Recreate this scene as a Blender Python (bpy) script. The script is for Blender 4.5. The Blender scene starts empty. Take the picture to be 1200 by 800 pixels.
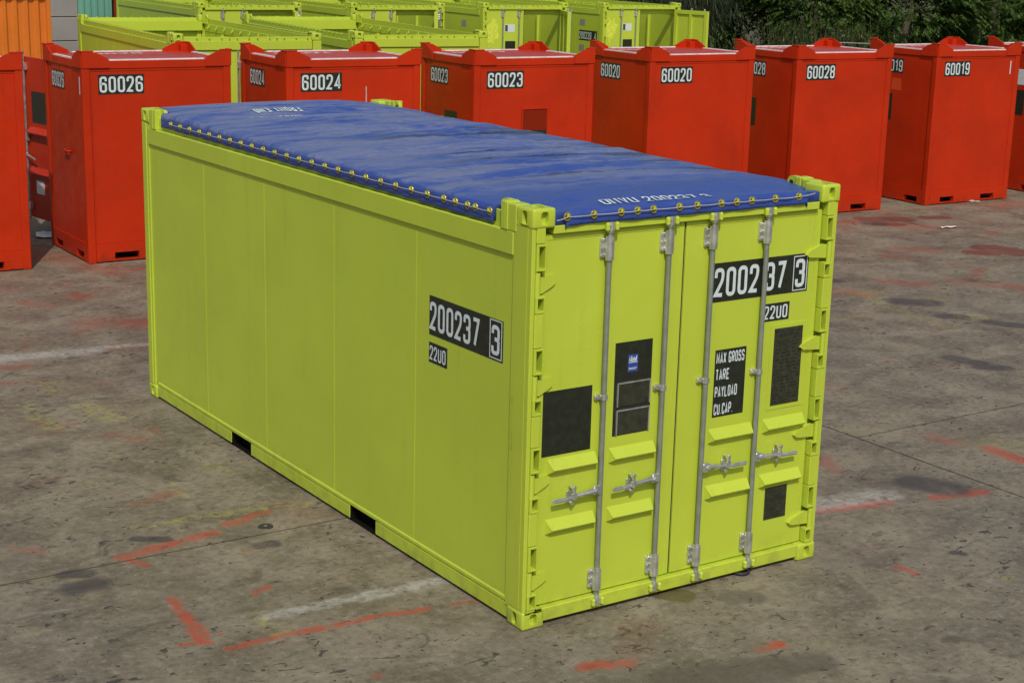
import bpy, bmesh, math, random
from mathutils import Vector, Matrix, noise
R = math.radians
sc = bpy.context.scene
COL = sc.collection

# ------------------------------------------------------------------ camera, world, sun, exposure
def camera():
    cd = bpy.data.cameras.new('camera')
    cd.sensor_width = 36.0
    cd.lens = 1884.28 / 1200 * 36
    cd.clip_end = 2000
    co = bpy.data.objects.new('camera', cd)
    COL.objects.link(co)
    yaw, pitch, roll = 0.594892, -0.242173, 0.0251584
    f = Vector((math.sin(yaw)*math.cos(pitch), math.cos(yaw)*math.cos(pitch), math.sin(pitch)))
    r = Vector((math.cos(yaw), -math.sin(yaw), 0))
    u = r.cross(f)
    c, s = math.cos(roll), math.sin(roll)
    r2, u2 = r*c + u*s, u*c - r*s
    m = Matrix((r2, u2, -f)).transposed().to_4x4()
    m.translation = Vector((-5.16760, -7.45062, 4.05545))
    co.matrix_world = m
    sc.camera = co
camera()

SUN_EL, SUN_AZ = R(47), R(208.0)      # azimuth clockwise from +Y, direction towards the sun
w = bpy.data.worlds.new('World')
sc.world = w
w.use_nodes = True
nt = w.node_tree
bg = nt.nodes['Background']
sky = nt.nodes.new('ShaderNodeTexSky')
sky.sky_type = 'NISHITA'
sky.sun_disc = False
sky.sun_elevation = SUN_EL
sky.sun_rotation = SUN_AZ
sky.air_density = 1.2
sky.dust_density = 3.0
nt.links.new(sky.outputs[0], bg.inputs[0])
bg.inputs[1].default_value = 0.086
sl = bpy.data.lights.new('sun', 'SUN')
sl.energy = 2.6
sl.angle = R(0.55)
sl.color = (1.0, 0.945, 0.86)
so = bpy.data.objects.new('sun', sl)
COL.objects.link(so)
tosun = Vector((math.sin(SUN_AZ)*math.cos(SUN_EL), math.cos(SUN_AZ)*math.cos(SUN_EL), math.sin(SUN_EL)))
so.rotation_euler = (-tosun).to_track_quat('-Z', 'Y').to_euler()
so.location = (0, 0, 30)
sc.view_settings.view_transform = 'Standard'
sc.view_settings.look = 'None'
sc.view_settings.exposure = 0
sc.view_settings.gamma = 1

# ------------------------------------------------------------------ mesh builder
class MB:
    def __init__(self):
        self.v = []; self.f = []
    def add(self, vs, fs):
        n = len(self.v)
        self.v += [tuple(p) for p in vs]
        self.f += [tuple(i+n for i in q) for q in fs]
        return self
    def box(self, x0, x1, y0, y1, z0, z1, b=0.0):
        if b <= 0:
            vs = [(x, y, z) for z in (z0, z1) for y in (y0, y1) for x in (x0, x1)]
            return self.add(vs, [(0,2,3,1),(4,5,7,6),(0,1,5,4),(2,6,7,3),(0,4,6,2),(1,3,7,5)])
        b = min(b, (x1-x0)*.45, (y1-y0)*.45, (z1-z0)*.45)
        vs = []; ix = {}
        lo = (x0, y0, z0); hi = (x1, y1, z1)
        for sx in (0, 1):
            for sy in (0, 1):
                for sz in (0, 1):
                    s = (sx, sy, sz)
                    base = [hi[k] if s[k] else lo[k] for k in range(3)]
                    for a in range(3):
                        p = list(base)
                        for k in range(3):
                            if k != a:
                                p[k] += -b if s[k] else b
                        ix[s, a] = len(vs); vs.append(p)
        fs = []
        for a in range(3):
            o = [k for k in range(3) if k != a]
            for sa in (0, 1):
                def key(p, q):
                    s = [0, 0, 0]; s[a] = sa; s[o[0]] = p; s[o[1]] = q
                    return tuple(s)
                fs.append([ix[key(*t), a] for t in ((0,0),(1,0),(1,1),(0,1))])
        for a in range(3):                      # edges running along axis a
            o = [k for k in range(3) if k != a]
            for p in (0, 1):
                for q in (0, 1):
                    s0 = [0,0,0]; s0[o[0]] = p; s0[o[1]] = q
                    s1 = list(s0); s1[a] = 1
                    s0 = tuple(s0); s1 = tuple(s1)
                    fs.append([ix[s0, o[0]], ix[s0, o[1]], ix[s1, o[1]], ix[s1, o[0]]])
        for sx in (0, 1):
            for sy in (0, 1):
                for sz in (0, 1):
                    fs.append([ix[(sx,sy,sz), a] for a in range(3)])
        return self.add(vs, fs)
    def prism(self, poly, axis, a0, a1):
        """poly: 2D points in the two remaining axes (in xyz order)"""
        n = len(poly); vs = []
        for a in (a0, a1):
            for p, q in poly:
                vs.append({0: (a, p, q), 1: (p, a, q), 2: (p, q, a)}[axis])
        fs = [tuple(range(n))[::-1], tuple(range(n, 2*n))]
        fs += [(i, (i+1) % n, n+(i+1) % n, n+i) for i in range(n)]
        return self.add(vs, fs)
    def cyl(self, p0, p1, r, n=10, r1=None):
        p0, p1 = Vector(p0), Vector(p1)
        r1 = r if r1 is None else r1
        d = (p1-p0).normalized()
        a = d.orthogonal().normalized(); b = d.cross(a)
        vs = []
        for p, rr in ((p0, r), (p1, r1)):
            for i in range(n):
                t = 2*math.pi*i/n
                vs.append(p + a*rr*math.cos(t) + b*rr*math.sin(t))
        fs = [(i, (i+1) % n, n+(i+1) % n, n+i) for i in range(n)]
        fs += [tuple(range(n))[::-1], tuple(range(n, 2*n))]
        return self.add(vs, fs)
    def tube(self, pts, rad, n=8):
        pts = [Vector(p) for p in pts]
        if not isinstance(rad, (list, tuple)): rad = [rad]*len(pts)
        vs = []; up = None
        for i, p in enumerate(pts):
            d = (pts[min(i+1, len(pts)-1)] - pts[max(i-1, 0)]).normalized()
            a = d.orthogonal().normalized() if up is None else (up - d*up.dot(d)).normalized()
            up = a; b = d.cross(a)
            for k in range(n):
                t = 2*math.pi*k/n
                vs.append(p + a*rad[i]*math.cos(t) + b*rad[i]*math.sin(t))
        fs = []
        for i in range(len(pts)-1):
            for k in range(n):
                fs.append((i*n+k, i*n+(k+1) % n, (i+1)*n+(k+1) % n, (i+1)*n+k))
        fs += [tuple(range(n))[::-1], tuple(range((len(pts)-1)*n, len(pts)*n))]
        return self.add(vs, fs)
    def torus(self, c, ax, Rr, r, n=14, m=6):
        c, ax = Vector(c), Vector(ax).normalized()
        a = ax.orthogonal().normalized(); b = ax.cross(a)
        vs = []
        for i in range(n):
            t = 2*math.pi*i/n
            d = a*math.cos(t) + b*math.sin(t)
            for k in range(m):
                s = 2*math.pi*k/m
                vs.append(c + d*(Rr + r*math.cos(s)) + ax*r*math.sin(s))
        fs = [(i*m+k, ((i+1) % n)*m+k, ((i+1) % n)*m+(k+1) % m, i*m+(k+1) % m) for i in range(n) for k in range(m)]
        return self.add(vs, fs)
    def mesh(self, name, mat, off=(0,0,0), smooth=35, recalc=True):
        me = bpy.data.meshes.new(name)
        me.from_pydata([(p[0]-off[0], p[1]-off[1], p[2]-off[2]) for p in self.v], [], self.f)
        if recalc:
            bm = bmesh.new(); bm.from_mesh(me)
            bmesh.ops.recalc_face_normals(bm, faces=bm.faces)
            bm.to_mesh(me); bm.free()
        if smooth:
            me.shade_smooth()
            me.set_sharp_from_angle(angle=R(smooth))
        if mat: me.materials.append(mat)
        return me
    def build(self, name, mat, parent=None, off=(0,0,0), smooth=35, recalc=True, label=None):
        o = bpy.data.objects.new(name, self.mesh(name, mat, off, smooth, recalc))
        COL.objects.link(o)
        if parent is not None: o.parent = parent
        if label: o['label'] = label
        return o

def empty(name, label, cat, loc=(0,0,0), rz=0, group=None):
    o = bpy.data.objects.new(name, None)
    o.empty_display_size = .3
    COL.objects.link(o)
    o.location = loc; o.rotation_euler = (0, 0, rz)
    o['label'] = label; o['category'] = cat
    if group: o['group'] = group
    return o
def tag(o, label, cat, group=None):
    o['label'] = label; o['category'] = cat
    if group: o['group'] = group
    return o
def inst(name, me, parent, loc=(0,0,0), rot=(0,0,0), scale=None):
    o = bpy.data.objects.new(name, me)
    COL.objects.link(o); o.parent = parent
    o.location = loc; o.rotation_euler = rot
    if scale: o.scale = scale
    return o
def dup(o, parent=None, skip=()):
    c = o.copy(); COL.objects.link(c)
    if parent is not None: c.parent = parent
    for ch in list(o.children):
        if ch.name.split('.')[0] not in skip: dup(ch, c, skip)
    return c

# ------------------------------------------------------------------ materials
def mat_new(name):
    m = bpy.data.materials.new(name); m.use_nodes = True
    t = m.node_tree
    return m, t, t.nodes['Principled BSDF']
class NT:
    def __init__(s, t): s.t = t
    def n(s, kind, **kw):
        nd = s.t.nodes.new(kind)
        for k, v in kw.items(): setattr(nd, k, v)
        return nd
    def l(s, a, b): s.t.links.new(a, b)
    def val(s, x, sock):
        if hasattr(x, 'is_output'): s.l(x, sock)
        else: sock.default_value = x
    def math(s, op, a, b=0.0, clamp=False):
        nd = s.n('ShaderNodeMath', operation=op, use_clamp=clamp)
        s.val(a, nd.inputs[0]); s.val(b, nd.inputs[1]); return nd.outputs[0]
    def mix(s, fac, a, b):
        nd = s.n('ShaderNodeMix', data_type='RGBA')
        s.val(fac, nd.inputs[0])
        for x, k in ((a, 6), (b, 7)):
            if hasattr(x, 'is_output'): s.l(x, nd.inputs[k])
            else: nd.inputs[k].default_value = (*x, 1)
        return nd.outputs[2]
    def noise(s, vec, scale, detail=4, rough=.55, dim='3D', dist=0.0, kind='FBM'):
        nd = s.n('ShaderNodeTexNoise', noise_dimensions=dim, noise_type=kind)
        if vec is not None: s.l(vec, nd.inputs['Vector'])
        nd.inputs['Scale'].default_value = scale
        nd.inputs['Detail'].default_value = detail
        nd.inputs['Roughness'].default_value = rough
        nd.inputs['Distortion'].default_value = dist
        return nd.outputs['Fac']
    def ramp(s, x, a, b, lo=0.0, hi=1.0):
        nd = s.n('ShaderNodeMapRange', clamp=True, interpolation_type='SMOOTHSTEP')
        s.val(x, nd.inputs[0])
        nd.inputs[1].default_value = a; nd.inputs[2].default_value = b
        nd.inputs[3].default_value = lo; nd.inputs[4].default_value = hi
        return nd.outputs[0]
    def mapping(s, vec, scale=(1,1,1), loc=(0,0,0), rot=(0,0,0)):
        nd = s.n('ShaderNodeMapping')
        s.l(vec, nd.inputs[0])
        nd.inputs['Scale'].default_value = scale; nd.inputs['Location'].default_value = loc
        nd.inputs['Rotation'].default_value = rot
        return nd.outputs[0]
    def bump(s, h, strength, dist, bsdf):
        nd = s.n('ShaderNodeBump')
        nd.inputs['Strength'].default_value = strength; nd.inputs['Distance'].default_value = dist
        s.l(h, nd.inputs['Height']); s.l(nd.outputs[0], bsdf.inputs['Normal'])

def paint(name, col, rough=.38, dirt=.25, dirtcol=(.12,.09,.06), wave=.0015, spec=.5, fade=.06):
    m, t, b = mat_new(name); q = NT(t)
    geo = q.n('ShaderNodeNewGeometry')
    P = geo.outputs['Position']
    streak = q.noise(q.mapping(P, (5, 5, .45)), 1.6, 4, .6)
    big = q.noise(P, 1.1, 3)
    fine = q.noise(P, 38, 3, .7)
    base = q.mix(q.ramp(big, .3, .7, 0, 1), tuple(c*(1-fade) for c in col), tuple(min(1, c*(1+fade)) for c in col))
    d = q.math('MULTIPLY', q.ramp(streak, .55, .8), q.ramp(fine, .35, .7))
    zz = q.n('ShaderNodeSeparateXYZ'); q.l(P, zz.inputs[0])
    low = q.ramp(zz.outputs[2], .0, .28, 1, 0)
    low = q.math('MULTIPLY', low, q.ramp(q.noise(P, 9, 4, .65), .4, .75))
    d = q.math('MAXIMUM', q.math('MULTIPLY', d, dirt), q.math('MULTIPLY', low, dirt*1.5), True)
    q.l(q.mix(d, base, dirtcol), b.inputs['Base Color'])
    q.l(q.ramp(q.noise(P, 6, 4, .6), .3, .75, rough-.06, rough+.14), b.inputs['Roughness'])
    b.inputs['Specular IOR Level'].default_value = spec
    if wave:
        h = q.math('ADD', q.noise(P, 2.3, 2, .4), q.math('MULTIPLY', q.noise(P, 120, 2), .012))
        q.bump(h, .5, wave*10, b)
    return m
def flat(name, col, rough=.5, metal=0.0, var=.15, scale=20):
    m, t, b = mat_new(name); q = NT(t)
    geo = q.n('ShaderNodeNewGeometry')
    f = q.noise(geo.outputs['Position'], scale, 4, .6)
    q.l(q.mix(q.ramp(f, .3, .7), tuple(c*(1-var) for c in col), tuple(min(1, c*(1+var)) for c in col)), b.inputs['Base Color'])
    b.inputs['Roughness'].default_value = rough
    b.inputs['Metallic'].default_value = metal
    return m

LIME = paint('lime_paint', (.452, .560, .045), .38, .24, fade=.035, wave=.0009)
RED = paint('red_paint', (.455, .025, .003), .40, .35, (.09, .025, .015), fade=.10, spec=.22)
ROOFRED = paint('sheen_red_roof', (.44, .045, .025), .45, .5, (.32, .15, .12), wave=.002, spec=.35)  # roof red paled towards pink, the sheen of its gloss put into the colour
ORANGE = paint('orange_paint', (.57, .145, .010), .5, .4, (.25, .06, .02))
TEAL = paint('teal_paint', (.13, .33, .25), .55, .5, (.10, .13, .10))
MAROON = paint('brown_red_paint', (.20, .03, .012), .6, .4, spec=.2)
GREYP = paint('grey_panel_paint', (.27, .26, .245), .55, .5, (.12, .11, .10))
BLACK = flat('black_decal', (.015, .019, .011), .42, 0, .3)
DARKPLATE = flat('dark_plate', (.030, .032, .018), .45, 0, .35, 30)
WHITE = flat('white_print', (.58, .66, .68), .45, 0, .06)
WHITEP = flat('worn_white_and_glint', (.72, .70, .68), .4, 0, .15, 9)  # worn white lettering, also the painted glint on the roof edges
BLUEP = flat('blue_print', (.03, .06, .28), .4, 0, .1)
ZINC = flat('galvanised_steel', (.62, .63, .62), .34, .8, .22, 14)
RODZ = flat('weathered_steel', (.27, .30, .255), .5, .5, .12, 9)
BRASS = flat('brass', (.40, .31, .05), .4, .5, .3, 40)
ROPE = flat('pale_rope', (.42, .42, .40), .7, 0, .15, 60)
RUBBER = flat('black_rubber', (.02, .02, .02), .6, 0, .2)
POCKET = flat('pocket_dark', (.006, .006, .004), 1.0, 0, .1)
POCKET.node_tree.nodes['Principled BSDF'].inputs['Specular IOR Level'].default_value = .1
PLY = flat('plywood_floor', (.22, .15, .08), .7, 0, .25, 4)
SEALANT = flat('door_gasket', (.03, .035, .02), .7, 0, .2)
PAPER = flat('white_paper', (.75, .75, .73), .7, 0, .05)

# ------------------------------------------------------------------ stroke lettering
GW, GH = .33, .86                          # centre-line box for cap height 1 (stroke .14)
CURVES = {
 '0': [('c', [(0,0),(1,0),(1,1),(0,1)])],
 '1': [('s', [(.05,.78),(.55,1),(.55,0)])],
 '2': [('m', [(0,.70),(0,1),(1,1),(1,.60),(0,.02),(1,.0)])],
 '3': [('r', [(0,.74),(0,1),(1,1),(1,.53),(.35,.53)]), ('r', [(.35,.53),(1,.53),(1,0),(0,0),(0,.26)])],
 '4': [('s', [(.78,0),(.78,1),(-.02,.25),(1.12,.25)])],
 '6': [('r', [(1,.74),(1,1),(0,1),(0,0),(1,0),(1,.56),(0,.56)])],
 '7': [('s', [(0,1),(1,1),(.32,0)])],
 '8': [('c', [(0,0),(1,0),(1,.53),(0,.53)]), ('c', [(0,.53),(1,.53),(1,1),(0,1)])],
 '9': [('r', [(0,.26),(0,0),(1,0),(1,1),(0,1),(0,.44),(1,.44)])],
 'A': [('s', [(0,0),(.5,1),(1,0)]), ('s', [(.2,.27),(.8,.27)])],
 'C': [('r', [(1,.72),(1,1),(0,1),(0,0),(1,0),(1,.28)])],
 'D': [('s', [(0,1),(0,0)]), ('r', [(0,0),(1,0),(1,1),(0,1)])],
 'E': [('s', [(1,1),(0,1),(0,0),(1,0)]), ('s', [(0,.52),(.85,.52)])],
 'F': [('s', [(1,1),(0,1),(0,0)]), ('s', [(0,.52),(.85,.52)])],
 'G': [('r', [(1,.72),(1,1),(0,1),(0,0),(1,0),(1,.45),(.5,.45)])],
 'H': [('s', [(0,0),(0,1)]), ('s', [(1,0),(1,1)]), ('s', [(0,.52),(1,.52)])],
 'L': [('s', [(0,1),(0,0),(1,0)])],
 'M': [('s', [(0,0),(0,1),(.6,.25),(1.2,1),(1.2,0)])],
 'N': [('s', [(0,0),(0,1),(1,0),(1,1)])],
 'O': [('c', [(0,0),(1,0),(1,1),(0,1)])],
 'P': [('s', [(0,0),(0,1)]), ('r', [(0,1),(1,1),(1,.45),(0,.45)])],
 'R': [('s', [(0,0),(0,1)]), ('r', [(0,1),(1,1),(1,.48),(0,.48)]), ('s', [(.55,.48),(1,0)])],
 'S': [('r', [(1,.75),(1,1),(0,1),(0,.52),(1,.52),(1,0),(0,0),(0,.25)])],
 'T': [('s', [(0,1),(1,1)]), ('s', [(.5,1),(.5,0)])],
 'U': [('r', [(0,1),(0,0),(1,0),(1,1)])],
 'V': [('s', [(0,1),(.5,0),(1,1)])],
 'X': [('s', [(0,0),(1,1)]), ('s', [(0,1),(1,0)])],
 'Y': [('s', [(0,1),(.5,.5),(1,1)]), ('s', [(.5,.5),(.5,0)])],
 'Z': [('s', [(0,1),(1,1),(0,0),(1,0)])],
 '.': [('s', [(.1,.0),(.1,.06)])],
}
def rounded(pts, r, closed):
    out = []; n = len(pts)
    for i, p in enumerate(pts):
        if not closed and i in (0, n-1): out.append(Vector(p)); continue
        p = Vector(p); a = Vector(pts[i-1]); b = Vector(pts[(i+1) % n])
        da, db = (a-p), (b-p)
        rr = min(r, da.length*.48, db.length*.48)
        s, e = p+da.normalized()*rr, p+db.normalized()*rr
        for k in range(6):
            t = k/5
            out.append(s*(1-t)**2 + p*2*t*(1-t) + e*t*t)
    return out
def stroke(pts, t, closed):
    n = len(pts); L = []; Rr = []
    for i in range(n):
        p = pts[i]
        a = pts[i-1] if (i > 0 or closed) else None
        b = pts[(i+1) % n] if (i < n-1 or closed) else None
        d1 = (p-a).normalized() if a is not None else None
        d2 = (b-p).normalized() if b is not None else None
        d1 = d1 or d2; d2 = d2 or d1
        tn = (d1+d2)
        tn = tn.normalized() if tn.length > 1e-4 else d1
        nn = Vector((-tn.y, tn.x))
        k = max(.45, abs(nn.dot(Vector((-d1.y, d1.x)))))
        L.append(p+nn*t/2/k); Rr.append(p-nn*t/2/k)
    vs = []; fs = []
    for l, r_ in zip(L, Rr): vs += [l, r_]
    for i in range(n if closed else n-1):
        j = (i+1) % n
        fs.append((2*i, 2*j, 2*j+1, 2*i+1))
    return vs, fs
def text_mb(s, o, ux, uy, h, wscale=1.0, th=.135, gap=.11, lift=.0012, mb=None, space=.34, width=None):
    """flat lettering: origin o (lower left), ux, uy unit vectors, cap height h; strokes thickened by lift"""
    mb = mb or MB()
    o, ux, uy = Vector(o), Vector(ux), Vector(uy); n = ux.cross(uy)
    adv = 0.0; shapes = []
    for ch in s:
        if ch == ' ': adv += space; continue
        gw = GW*(1.2 if ch == 'M' else .12 if ch == '.' else .75 if ch == '1' else 1)
        for kind, pts in CURVES[ch]:
            p = [Vector((x*GW, y*GH)) for x, y in pts]
            if kind == 'c': q = rounded(p, .15, True); vs, fs = stroke(q, th, True)
            elif kind == 'r': q = rounded(p, .15, False); vs, fs = stroke(q, th, False)
            elif kind == 'm': q = rounded(p[:5], .15, False)[:-1]+p[4:]; vs, fs = stroke(q, th, False)
            else: vs, fs = stroke(p, th, False)
            shapes.append(([Vector((v.x+adv+th/2, v.y+th/2)) for v in vs], fs))
        adv += gw + th + gap
    tot = adv-gap
    if width: wscale = width/(tot*h)
    for i, (vs, fs) in enumerate(shapes):
        lf = lift + (i % 2)*.0003
        mb.add([o + ux*(v.x*h*wscale) + uy*(v.y*h) + n*lf for v in vs], fs)
    return mb

def plate(parent, name, p, ux, uy, wd, ht, mat, lift=.002, off=(0,0,0), label=None):
    p, ux, uy = Vector(p), Vector(ux), Vector(uy); n = ux.cross(uy)
    c = [p, p+ux*wd, p+ux*wd+uy*ht, p+uy*ht]
    mb = MB(); mb.add(c+[q+n*lift for q in c], [(0,3,2,1),(4,5,6,7),(0,1,5,4),(1,2,6,5),(2,3,7,6),(3,0,4,7)])
    return mb.build(name, mat, parent, off, smooth=0, label=label)

# ------------------------------------------------------------------ ground: concrete yard in slabs
MARKS = [('O', -1.645, 1.22, -1.66, 0.90, 0.045), ('O', -1.68, 1.05, -1.70, 0.90, 0.045), ('O', -1.575, 0.90, -1.575, 0.90, 0.01), ('O', -1.62, 1.56, -1.68, 0.85, 0.036), ('O', -1.68, 0.85, -1.84, 0.86, 0.03), ('O', -1.84, 0.86, -1.66, 0.81, 0.018), ('O', -1.61, 0.69, -1.27, 0.7, 0.036), ('O', -1.27, 0.7, -0.82, 0.67, 0.044), ('O', -0.88, 0.67, -0.31, 0.61, 0.039), ('O', -0.13, 0.59, 0.01, 0.56, 0.027), ('O', -1.64, 2.38, -0.93, 2.48, 0.065), ('O', -1.62, 2.32, -1.55, 2.14, 0.038), ('O', -0.76, 2.6, -0.65, 2.61, 0.061), ('O', -0.59, 2.66, -0.41, 2.68, 0.036), ('o', -1.17, 3.32, -0.86, 3.43, 0.086), ('o', -2.2, 2.87, -2.07, 2.74, 0.056), ('O', -1.13, 1.36, -1.02, 1.4, 0.035), ('o', -0.89, 2.07, -0.77, 2.06, 0.04), ('O', 0.04, -0.58, 0.29, -0.68, 0.057), ('O', -1.07, -0.08, -1.06, -0.09, 0.022), ('o', 0.52, 8.97, 1.01, 8.71, 0.322), ('o', 0.18, 10.24, 0.39, 9.98, 0.133), ('o', -0.91, 7.56, -0.66, 7.57, 0.098), ('o', 0.26, 7.76, 0.63, 7.72, 0.071), ('O', 3.14, 0.68, 3.73, 0.56, 0.069), ('O', 4.15, 0.45, 4.57, 0.35, 0.074), ('O', 5.52, 1.07, 5.5, 0.7, 0.087), ('o', 4.09, 1.63, 3.93, 1.29, 0.092), ('o', 5.36, 1.54, 5.38, 1.37, 0.117), ('O', 2.81, -0.41, 2.82, -0.57, 0.032), ('O', 1.11, -0.94, 1.23, -0.94, 0.049), ('o', 10.08, 6.49, 10.26, 6.23, 0.28), ('o', 11.98, 8.04, 12.21, 7.85, 0.278), ('o', 13.47, 9.42, 13.9, 9.13, 0.328), ('o', 11.27, 5.71, 11.3, 5.4, 0.227), ('o', 9.1, 6.42, 9.16, 6.11, 0.209), ('o', 10.84, 6.11, 11.03, 5.72, 0.171), ('o', 11.36, 7.78, 11.53, 7.62, 0.165), ('o', 1.31, 12.78, 1.6, 11.7, 0.338), ('o', 1.5, 11.57, 1.64, 11.38, 0.186), ('o', 16.81, 10.14, 17.17, 10.17, 0.404), ('o', 13.82, 10.86, 14.35, 10.61, 0.273), ('R', 13.43, 10.13, 13.91, 9.91, 0.257), ('R', 13.24, 9.7, 13.47, 9.6, 0.165), ('R', 14.45, 9.83, 14.65, 9.73, 0.176), ('R', 13.19, 7.51, 13.3, 7.02, 0.32), ('R', 12.67, 7.41, 12.85, 7.25, 0.173), ('D', 9.29, 5.61, 9.53, 5.38, 0.201), ('D', 7.69, 3.37, 7.76, 3.13, 0.149), ('D', 7.66, 2.99, 7.83, 2.86, 0.127), ('D', 4.27, 0.78, 4.39, 0.54, 0.195), ('D', 9.14, 4.81, 9.29, 4.69, 0.14), ('D', 9.4, 4.29, 9.58, 4.01, 0.159), ('D', 9.42, 6.89, 9.47, 6.87, 0.139), ('D', -2.04, 2.27, -1.95, 2.22, 0.089), ('D', -2.09, 2.0, -1.96, 2.02, 0.115), ('D', -1.44, 2.65, -1.26, 2.53, 0.058), ('D', -0.76, 2.09, -0.66, 2.09, 0.065), ('D', 13.15, 9.83, 13.28, 9.77, 0.165), ('D', 2.0, 0.34, 2.16, 0.34, 0.049), ('D', 3.35, -0.44, 3.4, -0.49, 0.043), ('W', -0.79, 7.94, 0.07, 7.82, 0.138), ('W', 0.14, 7.9, 0.64, 7.8, 0.072), ('W', -1.23, 0.99, -0.6, 0.97, 0.06), ('W', -0.6, 0.97, 0.01, 0.93, 0.075), ('W', 3.21, 0.77, 3.83, 0.68, 0.141), ('Y', -1.33, 2.86, -0.78, 2.83, 0.062), ('Y', -0.78, 2.83, -0.06, 2.69, 0.055), ('Y', -0.76, 3.64, -0.82, 3.29, 0.032), ('Y', -0.34, 3.88, -0.29, 3.66, 0.064), ('Y', -1.28, 1.03, -1.26, 0.72, 0.063), ('Y', -0.66, 5.99, -0.54, 5.47, 0.133), ('Y', -1.25, 3.99, -1.23, 3.89, 0.071), ('Y', -0.7, 6.81, -0.65, 6.59, 0.119), ('Y', -1.08, 6.22, -1.09, 5.49, 0.105), ('Y', 9.02, 5.91, 8.67, 4.21, 0.07), ('Y', 9.11, 5.92, 9.16, 5.83, 0.127), ('Y', 9.37, 4.69, 9.5, 4.58, 0.118), ('Y', 9.69, 5.56, 9.88, 5.46, 0.103), ('Y', 7.68, 5.34, 8.29, 5.26, 0.067), ('Y', 4.8, 2.06, 4.97, 2.02, 0.079), ('Y', 9.06, 6.16, 9.46, 6.12, 0.104), ('Y', 3.21, -0.87, 3.34, -0.95, 0.04), ('G', 1.12, 0.04, 1.21, -0.07, 0.099), ('K', 0.36, -1.02, 0.93, -1.17, 0.191), ('K', 0.97, -1.13, 1.27, -1.24, 0.13), ('K', 1.48, -0.26, 1.57, -0.31, 0.128), ('K', 0.54, 1.34, 0.65, 1.09, 0.08), ('C', -2.17, 3.33, -1.9, 3.41, 0.009)]
PAINTS = {'O': (.40, .060, .026), 'o': (.30, .075, .042), 'R': (.15, .022, .012), 'D': (.050, .046, .047), 'W': (.42, .41, .38),
          'Y': (.34, .33, .035), 'G': (.10, .085, .02), 'K': (.085, .072, .058), 'C': (.035, .03, .026)}
def concrete():
    m, t, b = mat_new('stained_concrete'); q = NT(t)
    geo = q.n('ShaderNodeNewGeometry'); P = geo.outputs['Position']
    flatP = q.mapping(P, (1, 1, 0))
    big = q.noise(flatP, .35, 4, .6)
    mid = q.noise(flatP, 1.7, 6, .65, dist=.6)
    fine = q.noise(flatP, 16, 6, .7)
    grit = q.noise(flatP, 90, 3, .7)
    col = q.mix(q.ramp(mid, .28, .72), (.128, .106, .073), (.255, .222, .160))
    col = q.mix(q.math('MULTIPLY', q.ramp(big, .45, .7), .45), col, (.125, .112, .088))
    col = q.mix(q.math('MULTIPLY', q.ramp(fine, .5, .70), .5), col, (.33, .285, .235))
    col = q.mix(q.math('MULTIPLY', q.ramp(fine, .5, .28), .75), col, (.085, .068, .052))
    col = q.mix(q.math('MULTIPLY', q.ramp(grit, .55, .75), .35), col, (.10, .085, .07))
    # scuffs and tyre smears, stretched along the yard
    scuff = q.noise(q.mapping(flatP, (1.2, 7, 1), rot=(0, 0, .12)), 1.5, 6, .7, dist=.5)
    col = q.mix(q.math('MULTIPLY', q.ramp(scuff, .56, .72), .5), col, (.085, .075, .065))
    scuff2 = q.noise(q.mapping(flatP, (7, 1.5, 1), rot=(0, 0, .55)), 1.3, 6, .7, dist=.4)
    col = q.mix(q.math('MULTIPLY', q.ramp(scuff2, .58, .75), .35), col, (.32, .28, .235))
    # chips and drops of dark stuff
    chips = q.noise(q.mapping(flatP, (1, 1.6, 1)), 7.5, 3, .55, dist=1.2)
    clump = q.noise(flatP, .9, 2)
    ch = q.math('MULTIPLY', q.ramp(chips, .635, .665), q.ramp(clump, .36, .55))
    col = q.mix(q.math('MULTIPLY', ch, .85), col, (.040, .038, .036))
    specks = q.noise(q.mapping(flatP, (1, 1.4, 1), loc=(3, 7, 0)), 26, 2, .5, dist=.8)
    col = q.mix(q.math('MULTIPLY', q.ramp(specks, .67, .71), .85), col, (.035, .032, .030))
    blot = q.math('MULTIPLY', q.ramp(q.noise(q.mapping(flatP, (1, 1.5, 1), loc=(5, 9, 0)), 2.6, 7, .68, dist=1.1), .57, .68), .6)
    col = q.mix(blot, col, (.072, .060, .046))
    pale = q.math('MULTIPLY', q.ramp(q.noise(q.mapping(flatP, (1, 1.3, 1), loc=(15, 3, 0)), 2.1, 7, .7, dist=.9), .58, .70), .5)
    col = q.mix(pale, col, (.30, .265, .205))
    # rusty overspray, mostly near the painted units
    xyz = q.n('ShaderNodeSeparateXYZ'); q.l(P, xyz.inputs[0])
    rust = q.noise(q.mapping(flatP, (.9, 1.5, 1), loc=(11, 2, 0)), 1.1, 6, .68, dist=.7)
    far = q.ramp(xyz.outputs[1], 1.5, 9.5, .13, .85)
    col = q.mix(q.math('MULTIPLY', q.ramp(rust, .56, .72), far), col, (.27, .070, .038))
    yel = q.noise(q.mapping(flatP, (1.3, .9, 1), loc=(31, 17, 0)), 1.0, 6, .68, dist=.8)
    col = q.mix(q.math('MULTIPLY', q.ramp(yel, .61, .74), .33), col, (.28, .25, .04))
    # the marks one can point at
    warp = q.n('ShaderNodeTexNoise'); warp.inputs['Scale'].default_value = 5; warp.inputs['Detail'].default_value = 4
    q.l(flatP, warp.inputs['Vector'])
    wv = q.n('ShaderNodeVectorMath', operation='MULTIPLY_ADD')
    q.l(warp.outputs['Color'], wv.inputs[0]); wv.inputs[1].default_value = (.12, .12, 0)
    off = q.n('ShaderNodeVectorMath', operation='ADD'); q.l(flatP, off.inputs[0]); off.inputs[1].default_value = (-.06, -.06, 0)
    q.l(off.outputs[0], wv.inputs[2]); WP = wv.outputs[0]
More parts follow.
